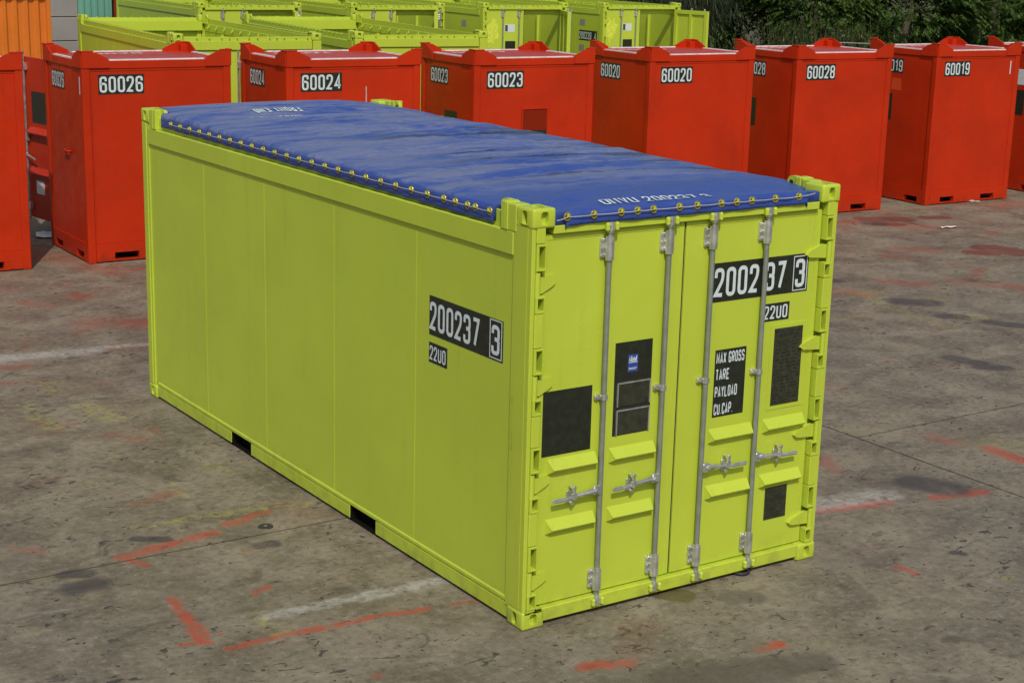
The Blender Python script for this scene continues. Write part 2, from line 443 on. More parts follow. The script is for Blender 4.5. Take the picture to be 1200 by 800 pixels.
    wearn = q.math('ADD', q.math('MULTIPLY', fine, .6), q.math('MULTIPLY', q.noise(flatP, 4.2, 6, .7, dist=.8), .5))
    masks = {}
    for c, ax, ay, bx, by, wd in MARKS:
        A = Vector((ax, ay, 0)); B = Vector((bx, by, 0))
        if (B-A).length < .02: B = A+Vector((.02, 0, 0))
        pa = q.n('ShaderNodeVectorMath', operation='SUBTRACT'); q.l(WP, pa.inputs[0]); pa.inputs[1].default_value = A
        dt = q.n('ShaderNodeVectorMath', operation='DOT_PRODUCT'); q.l(pa.outputs[0], dt.inputs[0]); dt.inputs[1].default_value = (B-A)/(B-A).length_squared
        h = q.math('ADD', dt.outputs['Value'], 0, True)
        pr = q.n('ShaderNodeVectorMath', operation='SCALE'); pr.inputs[0].default_value = B-A; q.l(h, pr.inputs['Scale'])
        df = q.n('ShaderNodeVectorMath', operation='DISTANCE'); q.l(pa.outputs[0], df.inputs[0]); q.l(pr.outputs[0], df.inputs[1])
        soft = {'D': (.55, 1.25), 'o': (.2, 1.4), 'R': (.85, 1.05), 'C': (.6, 1.2), 'K': (.6, 1.25), 'G': (.8, 1.05)}.get(c, (.35, 1.45))
        mk = q.ramp(df.outputs['Value'], wd*soft[0], wd*soft[1], 1, 0)
        cm = q.n('ShaderNodeVectorMath', operation='MULTIPLY_ADD'); q.l(mk, cm.inputs[0]); cm.inputs[1].default_value = (1e-9,)*3   # keeps the marks in one chain
        q.l(WP, cm.inputs[2]); WP = cm.outputs[0]
        masks[c] = mk if c not in masks else q.math('MAXIMUM', masks[c], mk)
    for c in masks:
        wear = {'O': (.38, .64, .85), 'o': (.40, .66, .6), 'W': (.38, .66, .72), 'Y': (.48, .68, .45), 'R': (.2, .45, .65), 'D': (.25, .6, .8), 'K': (.1, .4, .62), 'C': (.1, .3, .9), 'G': (.2, .4, .8)}[c]
        k = q.math('MULTIPLY', masks[c], q.ramp(wearn, wear[0], wear[1], 0, wear[2]))
        col = q.mix(k, col, PAINTS[c])
    q.l(col, b.inputs['Base Color'])
    q.l(q.ramp(mid, .3, .7, .55, .8), b.inputs['Roughness'])
    b.inputs['Specular IOR Level'].default_value = .35
    hh = q.math('ADD', q.math('MULTIPLY', fine, .6), q.math('SUBTRACT', q.math('MULTIPLY', grit, .35), q.math('MULTIPLY', ch, .5)))
    q.bump(hh, .45, .012, b)
    return m
CONC = concrete()
JOINT = flat('joint_dirt', (.028, .018, .012), .95)
def ground():
    m, t, b = mat_new('scrub_ground'); q = NT(t)
    geo = q.n('ShaderNodeNewGeometry')
    q.l(q.mix(q.ramp(q.noise(geo.outputs['Position'], .8, 6, .7), .35, .65), (.045, .06, .02), (.12, .10, .06)), b.inputs['Base Color'])
    b.inputs['Roughness'].default_value = .95
    mb = MB(); mb.add([(-700, -700, -.06), (700, -700, -.06), (700, 900, -.06), (-700, 900, -.06)], [(0, 1, 2, 3)])
    o = mb.build('ground', m, smooth=0); o['kind'] = 'structure'
    y = MB(); y.box(-22.25, 40.75, -22.13, 38.3, -.055, -.005)
    yd = y.build('concrete_yard', JOINT, smooth=0); yd['kind'] = 'structure'
    sm = MB(); sm.box(.011, 8.989, .011, 5.989, -.03, 0)
    me = sm.mesh('concrete_slab', CONC, smooth=0)
    for i in range(7):
        for j in range(10):
            inst('concrete_slab', me, yd, (-22.25+9*i, -21.7+6*j-(.43 if i > 2 else 0), 0))
ground()

# ------------------------------------------------------------------ offshore container
L, W, H = 6.058, 2.438, 2.591
def slot(cx, cy, a, b, n=20):
    """stadium outline, a half-width, b half-height"""
    out = []
    for i in range(n):
        t = 2*math.pi*(i+.5)/n
        c, s = math.cos(t), math.sin(t)
        out.append((cx+a*math.copysign(abs(c)**.6, c), cy+b*math.copysign(abs(s)**.6, s)))
    return out
def casting_mesh(sx, sy, sz, wx=.162, wy=.178, hz=.118):
    """local box from 0..wx etc.; outer faces at sx, sy, sz (0 low side, 1 high side) carry slots"""
    bm = bmesh.new()
    dim = (wx, wy, hz)
    cv = {}
    for i in (0, 1):
        for j in (0, 1):
            for k in (0, 1):
                cv[i, j, k] = bm.verts.new((i*wx, j*wy, k*hz))
    outer = {0: sx, 1: sy, 2: sz}
    edges = []
    for a in range(3):
        o = [k for k in range(3) if k != a]
        for s in (0, 1):
            quad = []
            for p, q_ in ((0,0),(1,0),(1,1),(0,1)):
                key = [0,0,0]; key[a] = s; key[o[0]] = p; key[o[1]] = q_
                quad.append(cv[tuple(key)])
            if outer[a] != s:
                bm.faces.new(quad); continue
            d0, d1 = dim[o[0]], dim[o[1]]
            half = (.026, .040) if a != 2 else (.032, .055)
            sl_ = slot(d0/2, d1/2, half[0], min(half[1], d1*.36))
            n = len(sl_); rim = []; inn = []
            for p, q_ in sl_:
                co = [0,0,0]; co[o[0]] = p; co[o[1]] = q_; co[a] = dim[a]*s
                rim.append(bm.verts.new(co)); co = list(co); co[a] += (-.035 if s else .035)
                inn.append(bm.verts.new(co))
            q4 = n//4
            # angle order starts at +,+ quadrant: corners (1,1),(0,1),(0,0),(1,0)
            order = [quad[2], quad[3], quad[0], quad[1]]
            for c in range(4):
                seg = [rim[(c*q4+i) % n] for i in range(q4)]
                for i in range(q4-1): bm.faces.new((order[c], seg[i], seg[i+1]))
                bm.faces.new((order[c], seg[-1], rim[((c+1)*q4) % n], order[(c+1) % 4]))
            for i in range(n):
                bm.faces.new((rim[i], rim[(i+1) % n], inn[(i+1) % n], inn[i]))
            bm.faces.new(inn)
    corner = set(cv.values())
    es = [e for e in bm.edges if e.verts[0] in corner and e.verts[1] in corner]
    bmesh.ops.bevel(bm, geom=es, offset=.016, segments=3, affect='EDGES', profile=.5)
    bmesh.ops.recalc_face_normals(bm, faces=bm.faces)
    me = bpy.data.meshes.new('corner_casting'); bm.to_mesh(me); bm.free()
    me.shade_smooth(); me.set_sharp_from_angle(angle=R(35))
    me.materials.append(LIME)
    return me

HZ = (2.145, 1.525, .917, .295)                 # hinge heights
RODS = (.572, 1.030, 1.380, 1.832)
def door_leaf(root, right):
    x0, x1 = (1.186, 2.330) if right else (.108, 1.169)
    hinge = (2.335, .02, 0) if right else (.10, .02, 0)
    yf = .055
    mb = MB(); mb.box(x0, x1, yf, yf+.045, .122, 2.428, .004)
    # folded edge round the leaf and inner stiffeners
    for a, b_ in ((x0, x0+.035), (x1-.035, x1)): mb.box(a, b_, yf-.0035, yf+.004, .128, 2.422, .002)
    mb.box(x0+.036, x1-.036, yf-.0035, yf+.004, 2.392, 2.422, .002)
    d = mb.build('door', LIME, root, hinge)
    d.location = hinge
    P = lambda mb_, n, m, **k: mb_.build(n, m, d, hinge, **k)
    fr = MB()
    for a, b_ in ((x0+.002, x0+.09), (x1-.09, x1-.002), ((x0+x1)/2-.04, (x0+x1)/2+.04)): fr.box(a, b_, yf+.044, yf+.085, .125, 2.425)
    for z in (.125, 2.335): 
        fr.box(x0+.091, (x0+x1)/2-.041, yf+.0445, yf+.084, z, z+.09); fr.box((x0+x1)/2+.041, x1-.091, yf+.0445, yf+.084, z, z+.09)
    P(fr, 'door_frame', LIME)
    # hinge blades
    for z in HZ:
        mb = MB()
        if right: poly = [(2.385, z-.045), (2.385, z+.052), (2.33, z+.048), (2.225, z+.012), (2.20, z-.012), (2.225, z-.03)]
        else: poly = [(.062, z-.062), (.062, z+.040), (.175, z+.042), (.200, z+.030), (.198, z-.010), (.175, z-.026), (.105, z-.060)]
        mb.prism(poly, 1, .030 if right else .040, .0545)
        xc = 2.385 if right else .055
        mb.cyl((xc, .02, z-.07), (xc, .02, z+.07), .017, 12)
        P(mb, 'hinge', LIME)
    # wedge-shaped guards above and below the handles
    xs = ((.185, .545), (.650, 1.0)) if not right else ((1.45, 1.815), (1.918, 2.278))
    zs = {0: ((.975, 1.062), (.575, .668)), 1: ((.965, 1.06), (.585, .67))}
    for i, (a, b_) in enumerate(xs):
        for z0 in (.955, .572):
            z1 = z0+.098
            mb = MB()
            yo = yf-.046
            # section in (y, z): sloped top, short under face
            sec = [(yf, z1), (yo, z0+.036), (yo+.005, z0+.028), (yf, z0)]
            ins = .022
            vs = [(a+ins*(1 if k in (0,) else 0)*0, y, z) for k, (y, z) in enumerate(sec)]
            vs = [(a, sec[0][0], sec[0][1]), (a+ins, *sec[1]), (a+ins, *sec[2]), (a, *sec[3]),
                  (b_, sec[0][0], sec[0][1]), (b_-ins*.3, *sec[1]), (b_-ins*.3, *sec[2]), (b_, *sec[3])]
            mb.add(vs, [(0,1,2,3),(4,7,6,5),(0,4,5,1),(1,5,6,2),(2,6,7,3),(3,7,4,0)])
            P(mb, 'handle_guard', LIME, smooth=20)
    # locking gear
    for i in ((2, 3) if right else (0, 1)):
        x = RODS[i]; yr = .022
        mb = MB(); mb.cyl((x, yr, .06), (x, yr, 2.47), .0165, 12); P(mb, 'lock_rod', RODZ)
        for top in (0, 1):
            zc = 2.318 if top else .222
            mb = MB()
            mb.box(x-.052, x+.012, yf-.012, yf-.0005, zc-.062, zc+.062, .003)
            mb.cyl((x, yr, zc-.06), (x, yr, zc+.06), .028, 12)
            mb.box(x-.030, x, yr, yf-.011, zc-.055, zc+.055, .002)
            for dz in (-.045, 0, .045): mb.cyl((x-.044, yf-.024, zc+dz), (x-.044, yf-.011, zc+dz), .008, 8)
            for dz in (-.066, .066): mb.cyl((x, yr, zc+dz-.007), (x, yr, zc+dz+.007), .026, 14)
            P(mb, 'rod_bracket', ZINC)
            zc2 = 2.452 if top else .078
            mb = MB()
            mb.cyl((x, yr-.006, zc2-.026), (x, yr-.006, zc2+.026), .025, 12)
            mb.box(x-.03, x+.008, yr-.028, yr+.02, zc2-.010, zc2+.012, .004)
            mb.cyl((x, yr-.002, zc2+(-.04 if top else .028)), (x, yr-.002, zc2+(-.028 if top else .04)), .021, 10)
            P(mb, 'rod_cam', ZINC)
        mb = MB(); zc = 1.398
        mb.box(x-.055, x+.006, yf-.02, yf-.0005, zc-.016, zc+.016, .003)
        mb.cyl((x, yr, zc-.017), (x, yr, zc+.017), .0235, 12); mb.cyl((x-.044, yf-.03, zc), (x-.044, yf-.018, zc), .008, 8)
        P(mb, 'rod_guide', ZINC)
        s = 1 if right else -1; zc = .815
        mb = MB()
        mb.box(*sorted((x+s*.005, x+s*.06)), yr-.022, yr+.004, zc-.030, zc+.030, .006)
        mb.cyl((x+s*.045, yr-.036, zc), (x+s*.045, yr+.01, zc), .012, 8)
        mb.tube([(x+s*.05, yr-.014, zc), (x+s*.13, yr-.017, zc-.004), (x+s*.20, yr-.012, zc-.012), (x+s*.27, yr-.018, zc-.018), (x+s*.365, yr-.02, zc-.022)], [.020, .013, .014, .011, .009], 8)
        mb.box(*sorted((x+s*.24, x+s*.372)), yr-.026, yr-.012, zc-.032, zc-.006, .003)
        P(mb, 'lock_handle', ZINC)
        mb = MB(); xc = x+s*.215
        mb.box(xc-.022, xc+.022, yf-.016, yf-.0005, zc-.060, zc+.02, .004)
        mb.box(xc-.010, xc+.010, yr-.033, yr-.022, zc-.03, zc+.060, .004)
        mb.cyl((xc, yr-.036, zc+.050), (xc, yf-.014, zc+.050), .011, 10)
        mb.cyl((xc-.002, yr-.012, zc-.055), (xc-.002, yf-.014, zc-.055), .011, 10)
        mb.box(xc-.02, xc+.02, yr-.030, yr-.022, zc-.024, zc+.014, .003)
        P(mb, 'handle_catch', ZINC)
    return d, hinge

HOOKS_Y = [.47, .63, .718, .858] + [.994+.2*i for i in range(23)]
HOOKS_X = [.24, .433, .632, .756, .877, 1.078, 1.218, 1.412, 1.538, 1.663, 1.862, 2.064]
HOOK_Z = 2.512
def hook_mesh(ax):
    mb = MB()
    n = {'-x': (-1,0,0), '+x': (1,0,0), '-y': (0,-1,0), '+y': (0,1,0)}[ax]; n = Vector(n)
    mb.tube([n*-.008, n*.028, n*.034+Vector((0,0,.004)), n*.036+Vector((0,0,.018))], [.008,.008,.009,.007], 6)
    return mb.mesh('rope_hook', LIME)

def offshore_container(label, loc=(0,0,0), rz=0, group=None):
    root = empty('shipping_container', label, 'container', loc, rz, group)
    P = lambda mb_, n, m=LIME, **k: mb_.build(n, m, root, **k)
    # corner castings
    for sx in (0, 1):
        for sy in (0, 1):
            for sz in (0, 1):
                inst('corner_casting', casting_mesh(sx, sy, sz), root, (sx*(W-.162), sy*(L-.178), sz*(H-.118)))
    # front posts with hinge pockets
    for s in (0, 1):
        X = (lambda a: a) if s == 0 else (lambda a: W-a)
        def bx(mb, a, b_, *r): 
            p, q_ = sorted((X(a), X(b_))); mb.box(p, q_, *r)
        mb = MB()
        z0, z1 = .1065, 2.4845
        bx(mb, .006, .034, .012, .205, z0, z1, .004)          # side flange
        bx(mb, .0345, .098, .078, .150, z0, z1)               # web behind the pockets
        bx(mb, .004, .0060, .055, .17, z0+.02, z1-.01)
        cuts = []
        for z in HZ: cuts += [(z-.155, z-.075), (z+.085, z+.222)]
        solid = []; prev = z0
        for h in sorted(HZ):
            solid.append((prev, h-.172)); prev = h+.240
        solid.append((prev, z1))
        for a, b_ in solid: bx(mb, .035, .098, .006, .0775, a, b_, .005)
        for h in HZ:                                          # boxed lugs with open pockets
            for a, b_ in ((h-.170, h-.070), (h+.080, h+.238)):
                bx(mb, .035, .052, .002, .0775, a, b_, .002)
                bx(mb, .094, .101, .002, .0775, a, b_, .002)
                bx(mb, .0525, .0935, .002, .0775, a, a+.014, .002)
                bx(mb, .0525, .0935, .002, .0775, b_-.014, b_, .002)
            bx(mb, .035, .047, .012, .0775, h-.0695, h+.0795)
        P(mb, 'corner_post')
        mb = MB()
        bx(mb, .004, .15, L-.1, L-.004, .1185, H-.1185, .006)
        bx(mb, .010, .032, L-.14, L-.1005, .12, H-.12, .004)
        P(mb, 'corner_post')
        # lashing lug blocks behind the front castings and before the rear ones
        for far in (0, 1):
            Y = (lambda a: a) if not far else (lambda a: L-a)
            mb = MB()
            def by(a, b_, c, d_, e, f, bev=0.004):
                p, q_ = sorted((X(a), X(b_))); u, v = sorted((Y(c), Y(d_)))
                mb.box(p, q_, u, v, e, f, bev)
            by(.002, .10, .1785, .262, 2.4325, 2.592)
            by(-.004, .09, .2625, .285, 2.4325, 2.598)
            by(-.002, .095, .2855, .335, 2.4325, 2.600)
            pz = [(Y(.3355), 2.4325), (Y(.3355), 2.602)]
            arc = [(Y(.375+.045*math.cos(t)), 2.555+.047*math.sin(t)) for t in [R(90-180*i/8) for i in range(7)]]
            mb.prism(pz + arc + [(Y(.40), 2.4325)], 0, *sorted((X(.055), X(.085))))
            lug = P(mb, 'lashing_lug')
            ey = MB(); ey.cyl((X(.0535), Y(.38), 2.555), (X(.0865), Y(.38), 2.555), .019, 12)
            ey.build('lug_hole', BLACK, lug)
    # rails
    for s in (0, 1):
        X = (lambda a: a) if s == 0 else (lambda a: W-a)
        mb = MB()
        def bx(a, b_, *r): 
            p, q_ = sorted((X(a), X(b_))); mb.box(p, q_, *r)
        bx(.003, .065, .206, L-.1415, 2.288, 2.432, .007)
        bx(.035, .050, .30, L-.30, 2.4325, 2.53, .003)
        P(mb, 'top_side_rail')
        mb = MB()
        y0, y1 = .179, L-.179
        pk = ((1.852, 2.232), (3.902, 4.282))
        bx(.012, .075, y0, y1, .118, .158, .010)
        ys = [y0] + [v for p in pk for v in p] + [y1]
        for k in range(0, len(ys), 2): bx(.0125, .0195, ys[k], ys[k+1], .024, .1175, .002); bx(.020, .0745, ys[k]+(.0 if k == 0 else .02), ys[k+1]-(.0 if k == len(ys)-2 else .02), .026, .1175)
        P(mb, 'bottom_side_rail')
        # forklift pocket linings
        for a, b_ in pk:
            lin = MB(); 
            bx2 = lambda c, d_, *r: lin.box(*sorted((X(c), X(d_))), *r)
            bx2(.0200, 1.0, a-.010, a+.003, .006, .1165); bx2(.0200, 1.0, b_-.003, b_+.010, .006, .1165); bx2(.024, 1.0, a+.003, b_-.003, .006, .012)
            bx2(.0760, 1.0, a, b_, .1175, .124); bx2(.10, .11, a+.003, b_-.003, .0125, .1165)
            P(lin, 'forklift_pocket', POCKET)
        # wall panels
        ys = [.208, 1.346, 2.487, 3.623, 4.766, L-.142]
        for k in range(5):
            mb = MB(); a, b_ = ys[k], ys[k+1]
            bx(.021, .055, a+.001, b_-.001, .150, 2.293)
            if k < 4: bx(.0188, .0212, b_-.010, b_-.003, .1595, 2.2875, .001)
            P(mb, 'wall_panel')
        for k in range(1, 5):
            mb = MB(); bx(.056, .12, ys[k]-.03, ys[k]+.03, .16, 2.2875, .004); P(mb, 'wall_post')
        for k in range(12):
            ring = MB(); y = .5+.46*k
            ring.torus((X(.085), y, 2.375), (1, 0, .25), .032, .009, 12, 5); ring.box(*sorted((X(.0655), X(.082))), y-.02, y+.02, 2.385, 2.403)
            P(ring, 'lashing_ring')
    # header and sill at the door end
    mb = MB(); mb.box(.163, W-.163, .020, .135, 2.432, 2.482, .005); mb.box(.165, W-.165, .03, .05, 2.4825, 2.535, .003)
    mb.box(.103, W-.103, .151, .20, 2.30, 2.4715); mb.box(.163, W-.163, .1355, .1505, 2.33, 2.475)
    P(mb, 'door_header')
    mb = MB(); mb.box(.163, W-.163, .014, .13, .028, .116, .006)
    P(mb, 'door_sill')
    for x in RODS:
        for zc in (2.452, .078):
            mb = MB()
            for dx in (-.048, .022):
                mb.box(x+dx, x+dx+.026, -.016, .0205, zc-.030, zc+.026, .011)
            mb.box(x-.045, x+.045, .006, .0195, zc-.018, zc+.018, .004)
            P(mb, 'cam_keeper')
    sl_ = MB(); sl_.box(1.1695, 1.1855, .064, .098, .125, 2.425); P(sl_, 'door_gasket', SEALANT)
    door_leaf(root, False); door_leaf(root, True)
    # far end
    mb = MB(); mb.box(.163, W-.163, L-.13, L-.002, 2.335, 2.475, .006); mb.box(.165, W-.165, L-.055, L-.03, 2.4755, 2.535, .003); P(mb, 'end_header')
    mb = MB(); mb.box(.153, W-.153, L-.12, L-.012, .018, .16, .006); P(mb, 'end_sill')
    mb = MB(); mb.box(.153, W-.153, L-.06, L-.03, .161, 2.334); P(mb, 'end_wall')
    for x in (.55, 1.22, 1.89):
        mb = MB(); mb.box(x-.05, x+.05, L-.125, L-.061, .162, 2.333, .004); P(mb, 'end_wall_post')
    mb = MB()
    for a, b_ in ((.60, 1.17), (1.27, 1.84)): mb.box(a+.001, b_-.001, L-.11, L-.0615, 2.02, 2.10, .004)
    P(mb, 'end_wall_rail')
    mb = MB(); mb.box(.057, W-.057, .135, L-.135, .125, .149); P(mb, 'floor', PLY)
    # hooks for the tarpaulin rope
    hm = {a: hook_mesh(a) for a in ('-x', '+x', '-y', '+y')}
    for y in HOOKS_Y:
        inst('rope_hook', hm['-x'], root, (.034, y, HOOK_Z)); inst('rope_hook', hm['+x'], root, (W-.034, y, HOOK_Z))
    for x in HOOKS_X:
        inst('rope_hook', hm['-y'], root, (x, .028, 2.532)); inst('rope_hook', hm['+y'], root, (x, L-.028, HOOK_Z))
    return root

main = offshore_container('lime green container with blue tarpaulin roof, standing alone in the foreground')



EX, EY, EZ = Vector((1,0,0)), Vector((0,1,0)), Vector((0,0,1))
def decorate():
    doors = [c for c in main.children if c.name.split('.')[0] == 'door']
    ld, rd = sorted(doors, key=lambda d: d.location.x)
    yf = .0548
    def dec(d, name, x, z, wd, ht, mat, lift=.002, y=yf, label=None):
        return plate(d, name, (x, y, z), EX, EZ, wd, ht, mat, lift, tuple(d.location), label)
    def txt(par, s, x, z, h, wd, mat=WHITE, y=yf-.0022, name='lettering', off=None, th=.135):
        return text_mb(s, (x, y, z), EX, EZ, h, width=wd, th=th).build(name, mat, par, off or (0,0,0), smooth=0)
    # left leaf: plain black square, tall panel with badge and two document frames
    sq = dec(ld, 'black_square', .106, 1.072, .400, .405, BLACK)
    pn = dec(ld, 'black_panel', .672, 1.124, .288, .592, BLACK)
    def under(par, obj):                             # sub-part keeps the leaf's own offset
        obj.parent = par; return obj
    off = tuple(ld.location)
    # everything at the third level hangs from the leaf itself
    bd = MB(); bd.box(.772, .850, yf-.0032, yf-.0021, 1.522, 1.632)
    bd.build('badge', BLUEP, ld, off, smooth=0)
    lg = MB()
    # white block lettering strip of the badge: slanted italic word, bar and two fine lines
    sk = MB(); text_mb('A', (.777, yf-.0034, 1.588), EX, EZ, .034, mb=sk, wscale=.9)
    x = .792
    for k, hh in enumerate((.034, .022, .026, .022, .034)):
        sk.add([(x, yf-.0046, 1.588), (x+.007, yf-.0046, 1.588), (x+.010, yf-.0046, 1.588+hh), (x+.003, yf-.0046, 1.588+hh)], [(0,1,2,3)]); x += .0095
    sk.box(.777, .845, yf-.0048, yf-.0034, 1.580, 1.5845)
    sk.box(.777, .842, yf-.0048, yf-.0034, 1.545, 1.5485); sk.box(.777, .835, yf-.0048, yf-.0034, 1.5375, 1.5405)
    sk.build('badge_print', WHITE, ld, off, smooth=0)
    for z0, z1 in ((1.310, 1.462), (1.128, 1.318-.03)):
        fr = MB()
        fr.box(.694, .701, yf-.012, yf-.0021, z0, z1); fr.box(.945, .952, yf-.012, yf-.0021, z0, z1); fr.box(.7015, .9445, yf-.012, yf-.0021, z1-.008, z1)
        fr.build('document_frame', ZINC, ld, off, smooth=0)
        sh = MB(); sh.box(.7015, .9445, yf-.0065, yf-.0021, z0+.002, z1-.0085)
        sh.build('document_holder', DARKPLATE, ld, off, smooth=0)
    # right leaf
    off = tuple(rd.location)
    dec(rd, 'number_plate', 1.425, 1.890, .815, .252, BLACK)
    txt(rd, '2002', 1.405+.03, 1.922, .188, .372, off=off); txt(rd, '37', 1.865, 1.922, .188, .176, off=off)
    bxs = MB()
    for a, b_, c, d_ in ((2.108, 2.230, 2.124, 2.130), (2.108, 2.230, 1.900, 1.906)): bxs.box(a, b_, yf-.0034, yf-.0021, c, d_)
    for a in (2.108, 2.224): bxs.box(a, a+.006, yf-.0034, yf-.0021, 1.9065, 2.1235)
    bxs.build('check_digit_frame', WHITE, rd, off, smooth=0)
    txt(rd, '3', 2.128, 1.922, .188, .082, off=off)
    dec(rd, 'size_plate', 1.862, 1.716, .232, .118, BLACK); txt(rd, '22U0', 1.872, 1.730, .090, .205, off=off)
    dec(rd, 'weight_plate', 1.478, 1.128, .262, .446, BLACK)
    for s, z, wd in (('MAX GROSS', 1.482, .236), ('TARE', 1.372, .115), ('PAYLOAD', 1.258, .188), ('CU.CAP.', 1.142, .160)):
        txt(rd, s, 1.488, z, .074, wd, off=off, th=.15)
    fr = MB(); fr.box(1.945, 2.262, yf-.004, yf, 1.108, 1.690, .002); fr.build('plate_frame', LIME, rd, off)
    dp = MB(); dp.box(1.976, 2.226, yf-.0065, yf-.0042, 1.138, 1.660); dp.build('data_plate', DARKPLATE, rd, off, smooth=0)
    ln = MB()
    rnd = random.Random(5)
    for r_ in range(21):
        z = 1.155+.0238*r_; x = 1.99
        while x < 2.20:
            l = rnd.uniform(.012, .05); l = min(l, 2.212-x)
            if rnd.random() < .8: ln.box(x, x+l, yf-.0072, yf-.0066, z, z+.009)
            x += l+rnd.uniform(.008, .03)
    ln.build('engraved_lines', BLACK, rd, off, smooth=0)['kind'] = 'stuff'
    cp = MB(); cp.box(1.985, 2.182, yf-.005, yf-.0005, .336, .563, .003)
    cp.build('safety_plate', DARKPLATE, rd, off, smooth=0)
    ln = MB()
    for r_ in range(9):
        z = .355+.021*r_; ln.box(2.0, 2.0+rnd.uniform(.09, .165), yf-.0056, yf-.0051, z, z+.006)
    ln.build('engraved_lines', BLACK, rd, off, smooth=0)['kind'] = 'stuff'
    # long side
    ux = -EY; xs = .0208
    np_ = plate(main, 'number_plate', (xs, 1.166, 1.612), ux, EZ, .856, .256, BLACK)
    text_mb('200237', (xs-.0022, 1.158, 1.646), ux, EZ, .186, width=.588).build('lettering', WHITE, np_, smooth=0)
    bxs = MB()
    for a, b_, c, d_ in ((.322, .455, 1.856, 1.862), (.322, .455, 1.622, 1.628)): bxs.box(xs-.0034, xs-.0021, a, b_, c, d_)
    for a in (.322, .449): bxs.box(xs-.0034, xs-.0021, a, a+.006, 1.6285, 1.8555)
    bxs.build('check_digit_frame', WHITE, np_, smooth=0)
    text_mb('3', (xs-.0022, .434, 1.646), ux, EZ, .186, width=.09).build('lettering', WHITE, np_, smooth=0)
    sp = plate(main, 'size_plate', (xs, 1.166, 1.430), ux, EZ, .222, .132, BLACK)
    text_mb('22U0', (xs-.0022, 1.156, 1.448), ux, EZ, .094, width=.198).build('lettering', WHITE, sp, smooth=0)
    # raised weld number down the post
    mb = MB()
    for i, ch in enumerate('HZ108'):
        z = 1.402-.0735*i
        for k in range(2): text_mb(ch, (.0062, .183, z), ux, EZ, .046, th=.10, mb=mb, lift=.0012+.0015*k, wscale=1.15)
    mb.build('raised_number', LIME, main, smooth=0)
decorate()

# ------------------------------------------------------------------ tarpaulin
def tarp_mat():
    m, t, b = mat_new('blue_tarpaulin'); q = NT(t)
    geo = q.n('ShaderNodeNewGeometry'); P = geo.outputs['Position']
    fl = q.mapping(P, (.6, 2.6, 1), rot=(0, 0, .10))
    a = q.noise(fl, 1.5, 9, .72, dist=.5)
    f = q.noise(P, 22, 5, .7)
    sx = q.n('ShaderNodeSeparateXYZ'); q.l(P, sx.inputs[0])
    top = q.math('MULTIPLY', q.ramp(sx.outputs[2], 2.53, 2.555), q.ramp(sx.outputs[1], .5, 1.1, .12, 1))
    dust_sheen = q.math('MULTIPLY', q.math('MULTIPLY', q.ramp(a, .40, .55), q.ramp(f, .25, .7, .6, 1)), top)  # grey dust and reflected sky sheen, both painted into the top's colour
    col = q.mix(q.math('MULTIPLY', dust_sheen, .9), (.030, .070, .31), (.180, .205, .315))
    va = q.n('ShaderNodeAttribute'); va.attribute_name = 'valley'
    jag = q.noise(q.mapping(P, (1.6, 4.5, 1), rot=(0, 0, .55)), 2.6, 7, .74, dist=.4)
    patchy = q.noise(q.mapping(P, (.8, .5, 1), loc=(4, 2, 0)), 1.1, 3, .5)
    fold_darkn = q.math('ADD', q.math('MULTIPLY', va.outputs['Fac'], .62), q.math('ADD', q.math('MULTIPLY', jag, .75), q.math('MULTIPLY', patchy, .35)))
    wet = q.math('MULTIPLY', q.ramp(fold_darkn, .79, .90), q.math('MULTIPLY', q.ramp(sx.outputs[0], .25, 1.3), q.ramp(sx.outputs[1], 5.0, 3.6)))  # darker, smoother streaks along the fold valleys
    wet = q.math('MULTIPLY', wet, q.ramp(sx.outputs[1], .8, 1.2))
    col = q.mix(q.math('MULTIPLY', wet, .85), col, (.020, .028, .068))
    q.l(col, b.inputs['Base Color'])
    q.l(q.math('SUBTRACT', q.ramp(a, .3, .7, .30, .46), q.math('MULTIPLY', wet, .12)), b.inputs['Roughness'])
    b.inputs['Specular IOR Level'].default_value = .5
    rdg = q.noise(q.mapping(P, (1.0, 2.6, 1), rot=(0, 0, .25)), 2.4, 6, .55, dist=.35, kind='RIDGED_MULTIFRACTAL')
    cre = q.noise(q.mapping(P, (2.2, .9, 1), rot=(0, 0, .6)), 3.0, 4, .5, dist=.3, kind='RIDGED_MULTIFRACTAL')
    h = q.math('ADD', q.math('ADD', q.math('MULTIPLY', rdg, .28), q.math('MULTIPLY', cre, .10)), q.math('ADD', q.noise(q.mapping(P, (1, 2.5, 1)), 5, 5, .6, dist=.5), q.math('MULTIPLY', f, .12)))
    q.bump(h, .42, .04, b)
    return m
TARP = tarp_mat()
def ridge(v): return 1-abs(v)
def fold(x, y):
    ph = (y+.05*x+.10*noise.noise((x*.7, y*.6, 5)))/.42 + .20*noise.noise((x*.55, y*.9, 2))+.05*noise.noise((x*5, y*5, 8))
    fr = ph % 1
    h = fr/.82 if fr < .82 else (1-fr)/.18
    h = h*h*(3-2*h)
    d = fr/1.5 if fr < .6 else (1-fr)
    return h, math.exp(-(d/.15)**2)
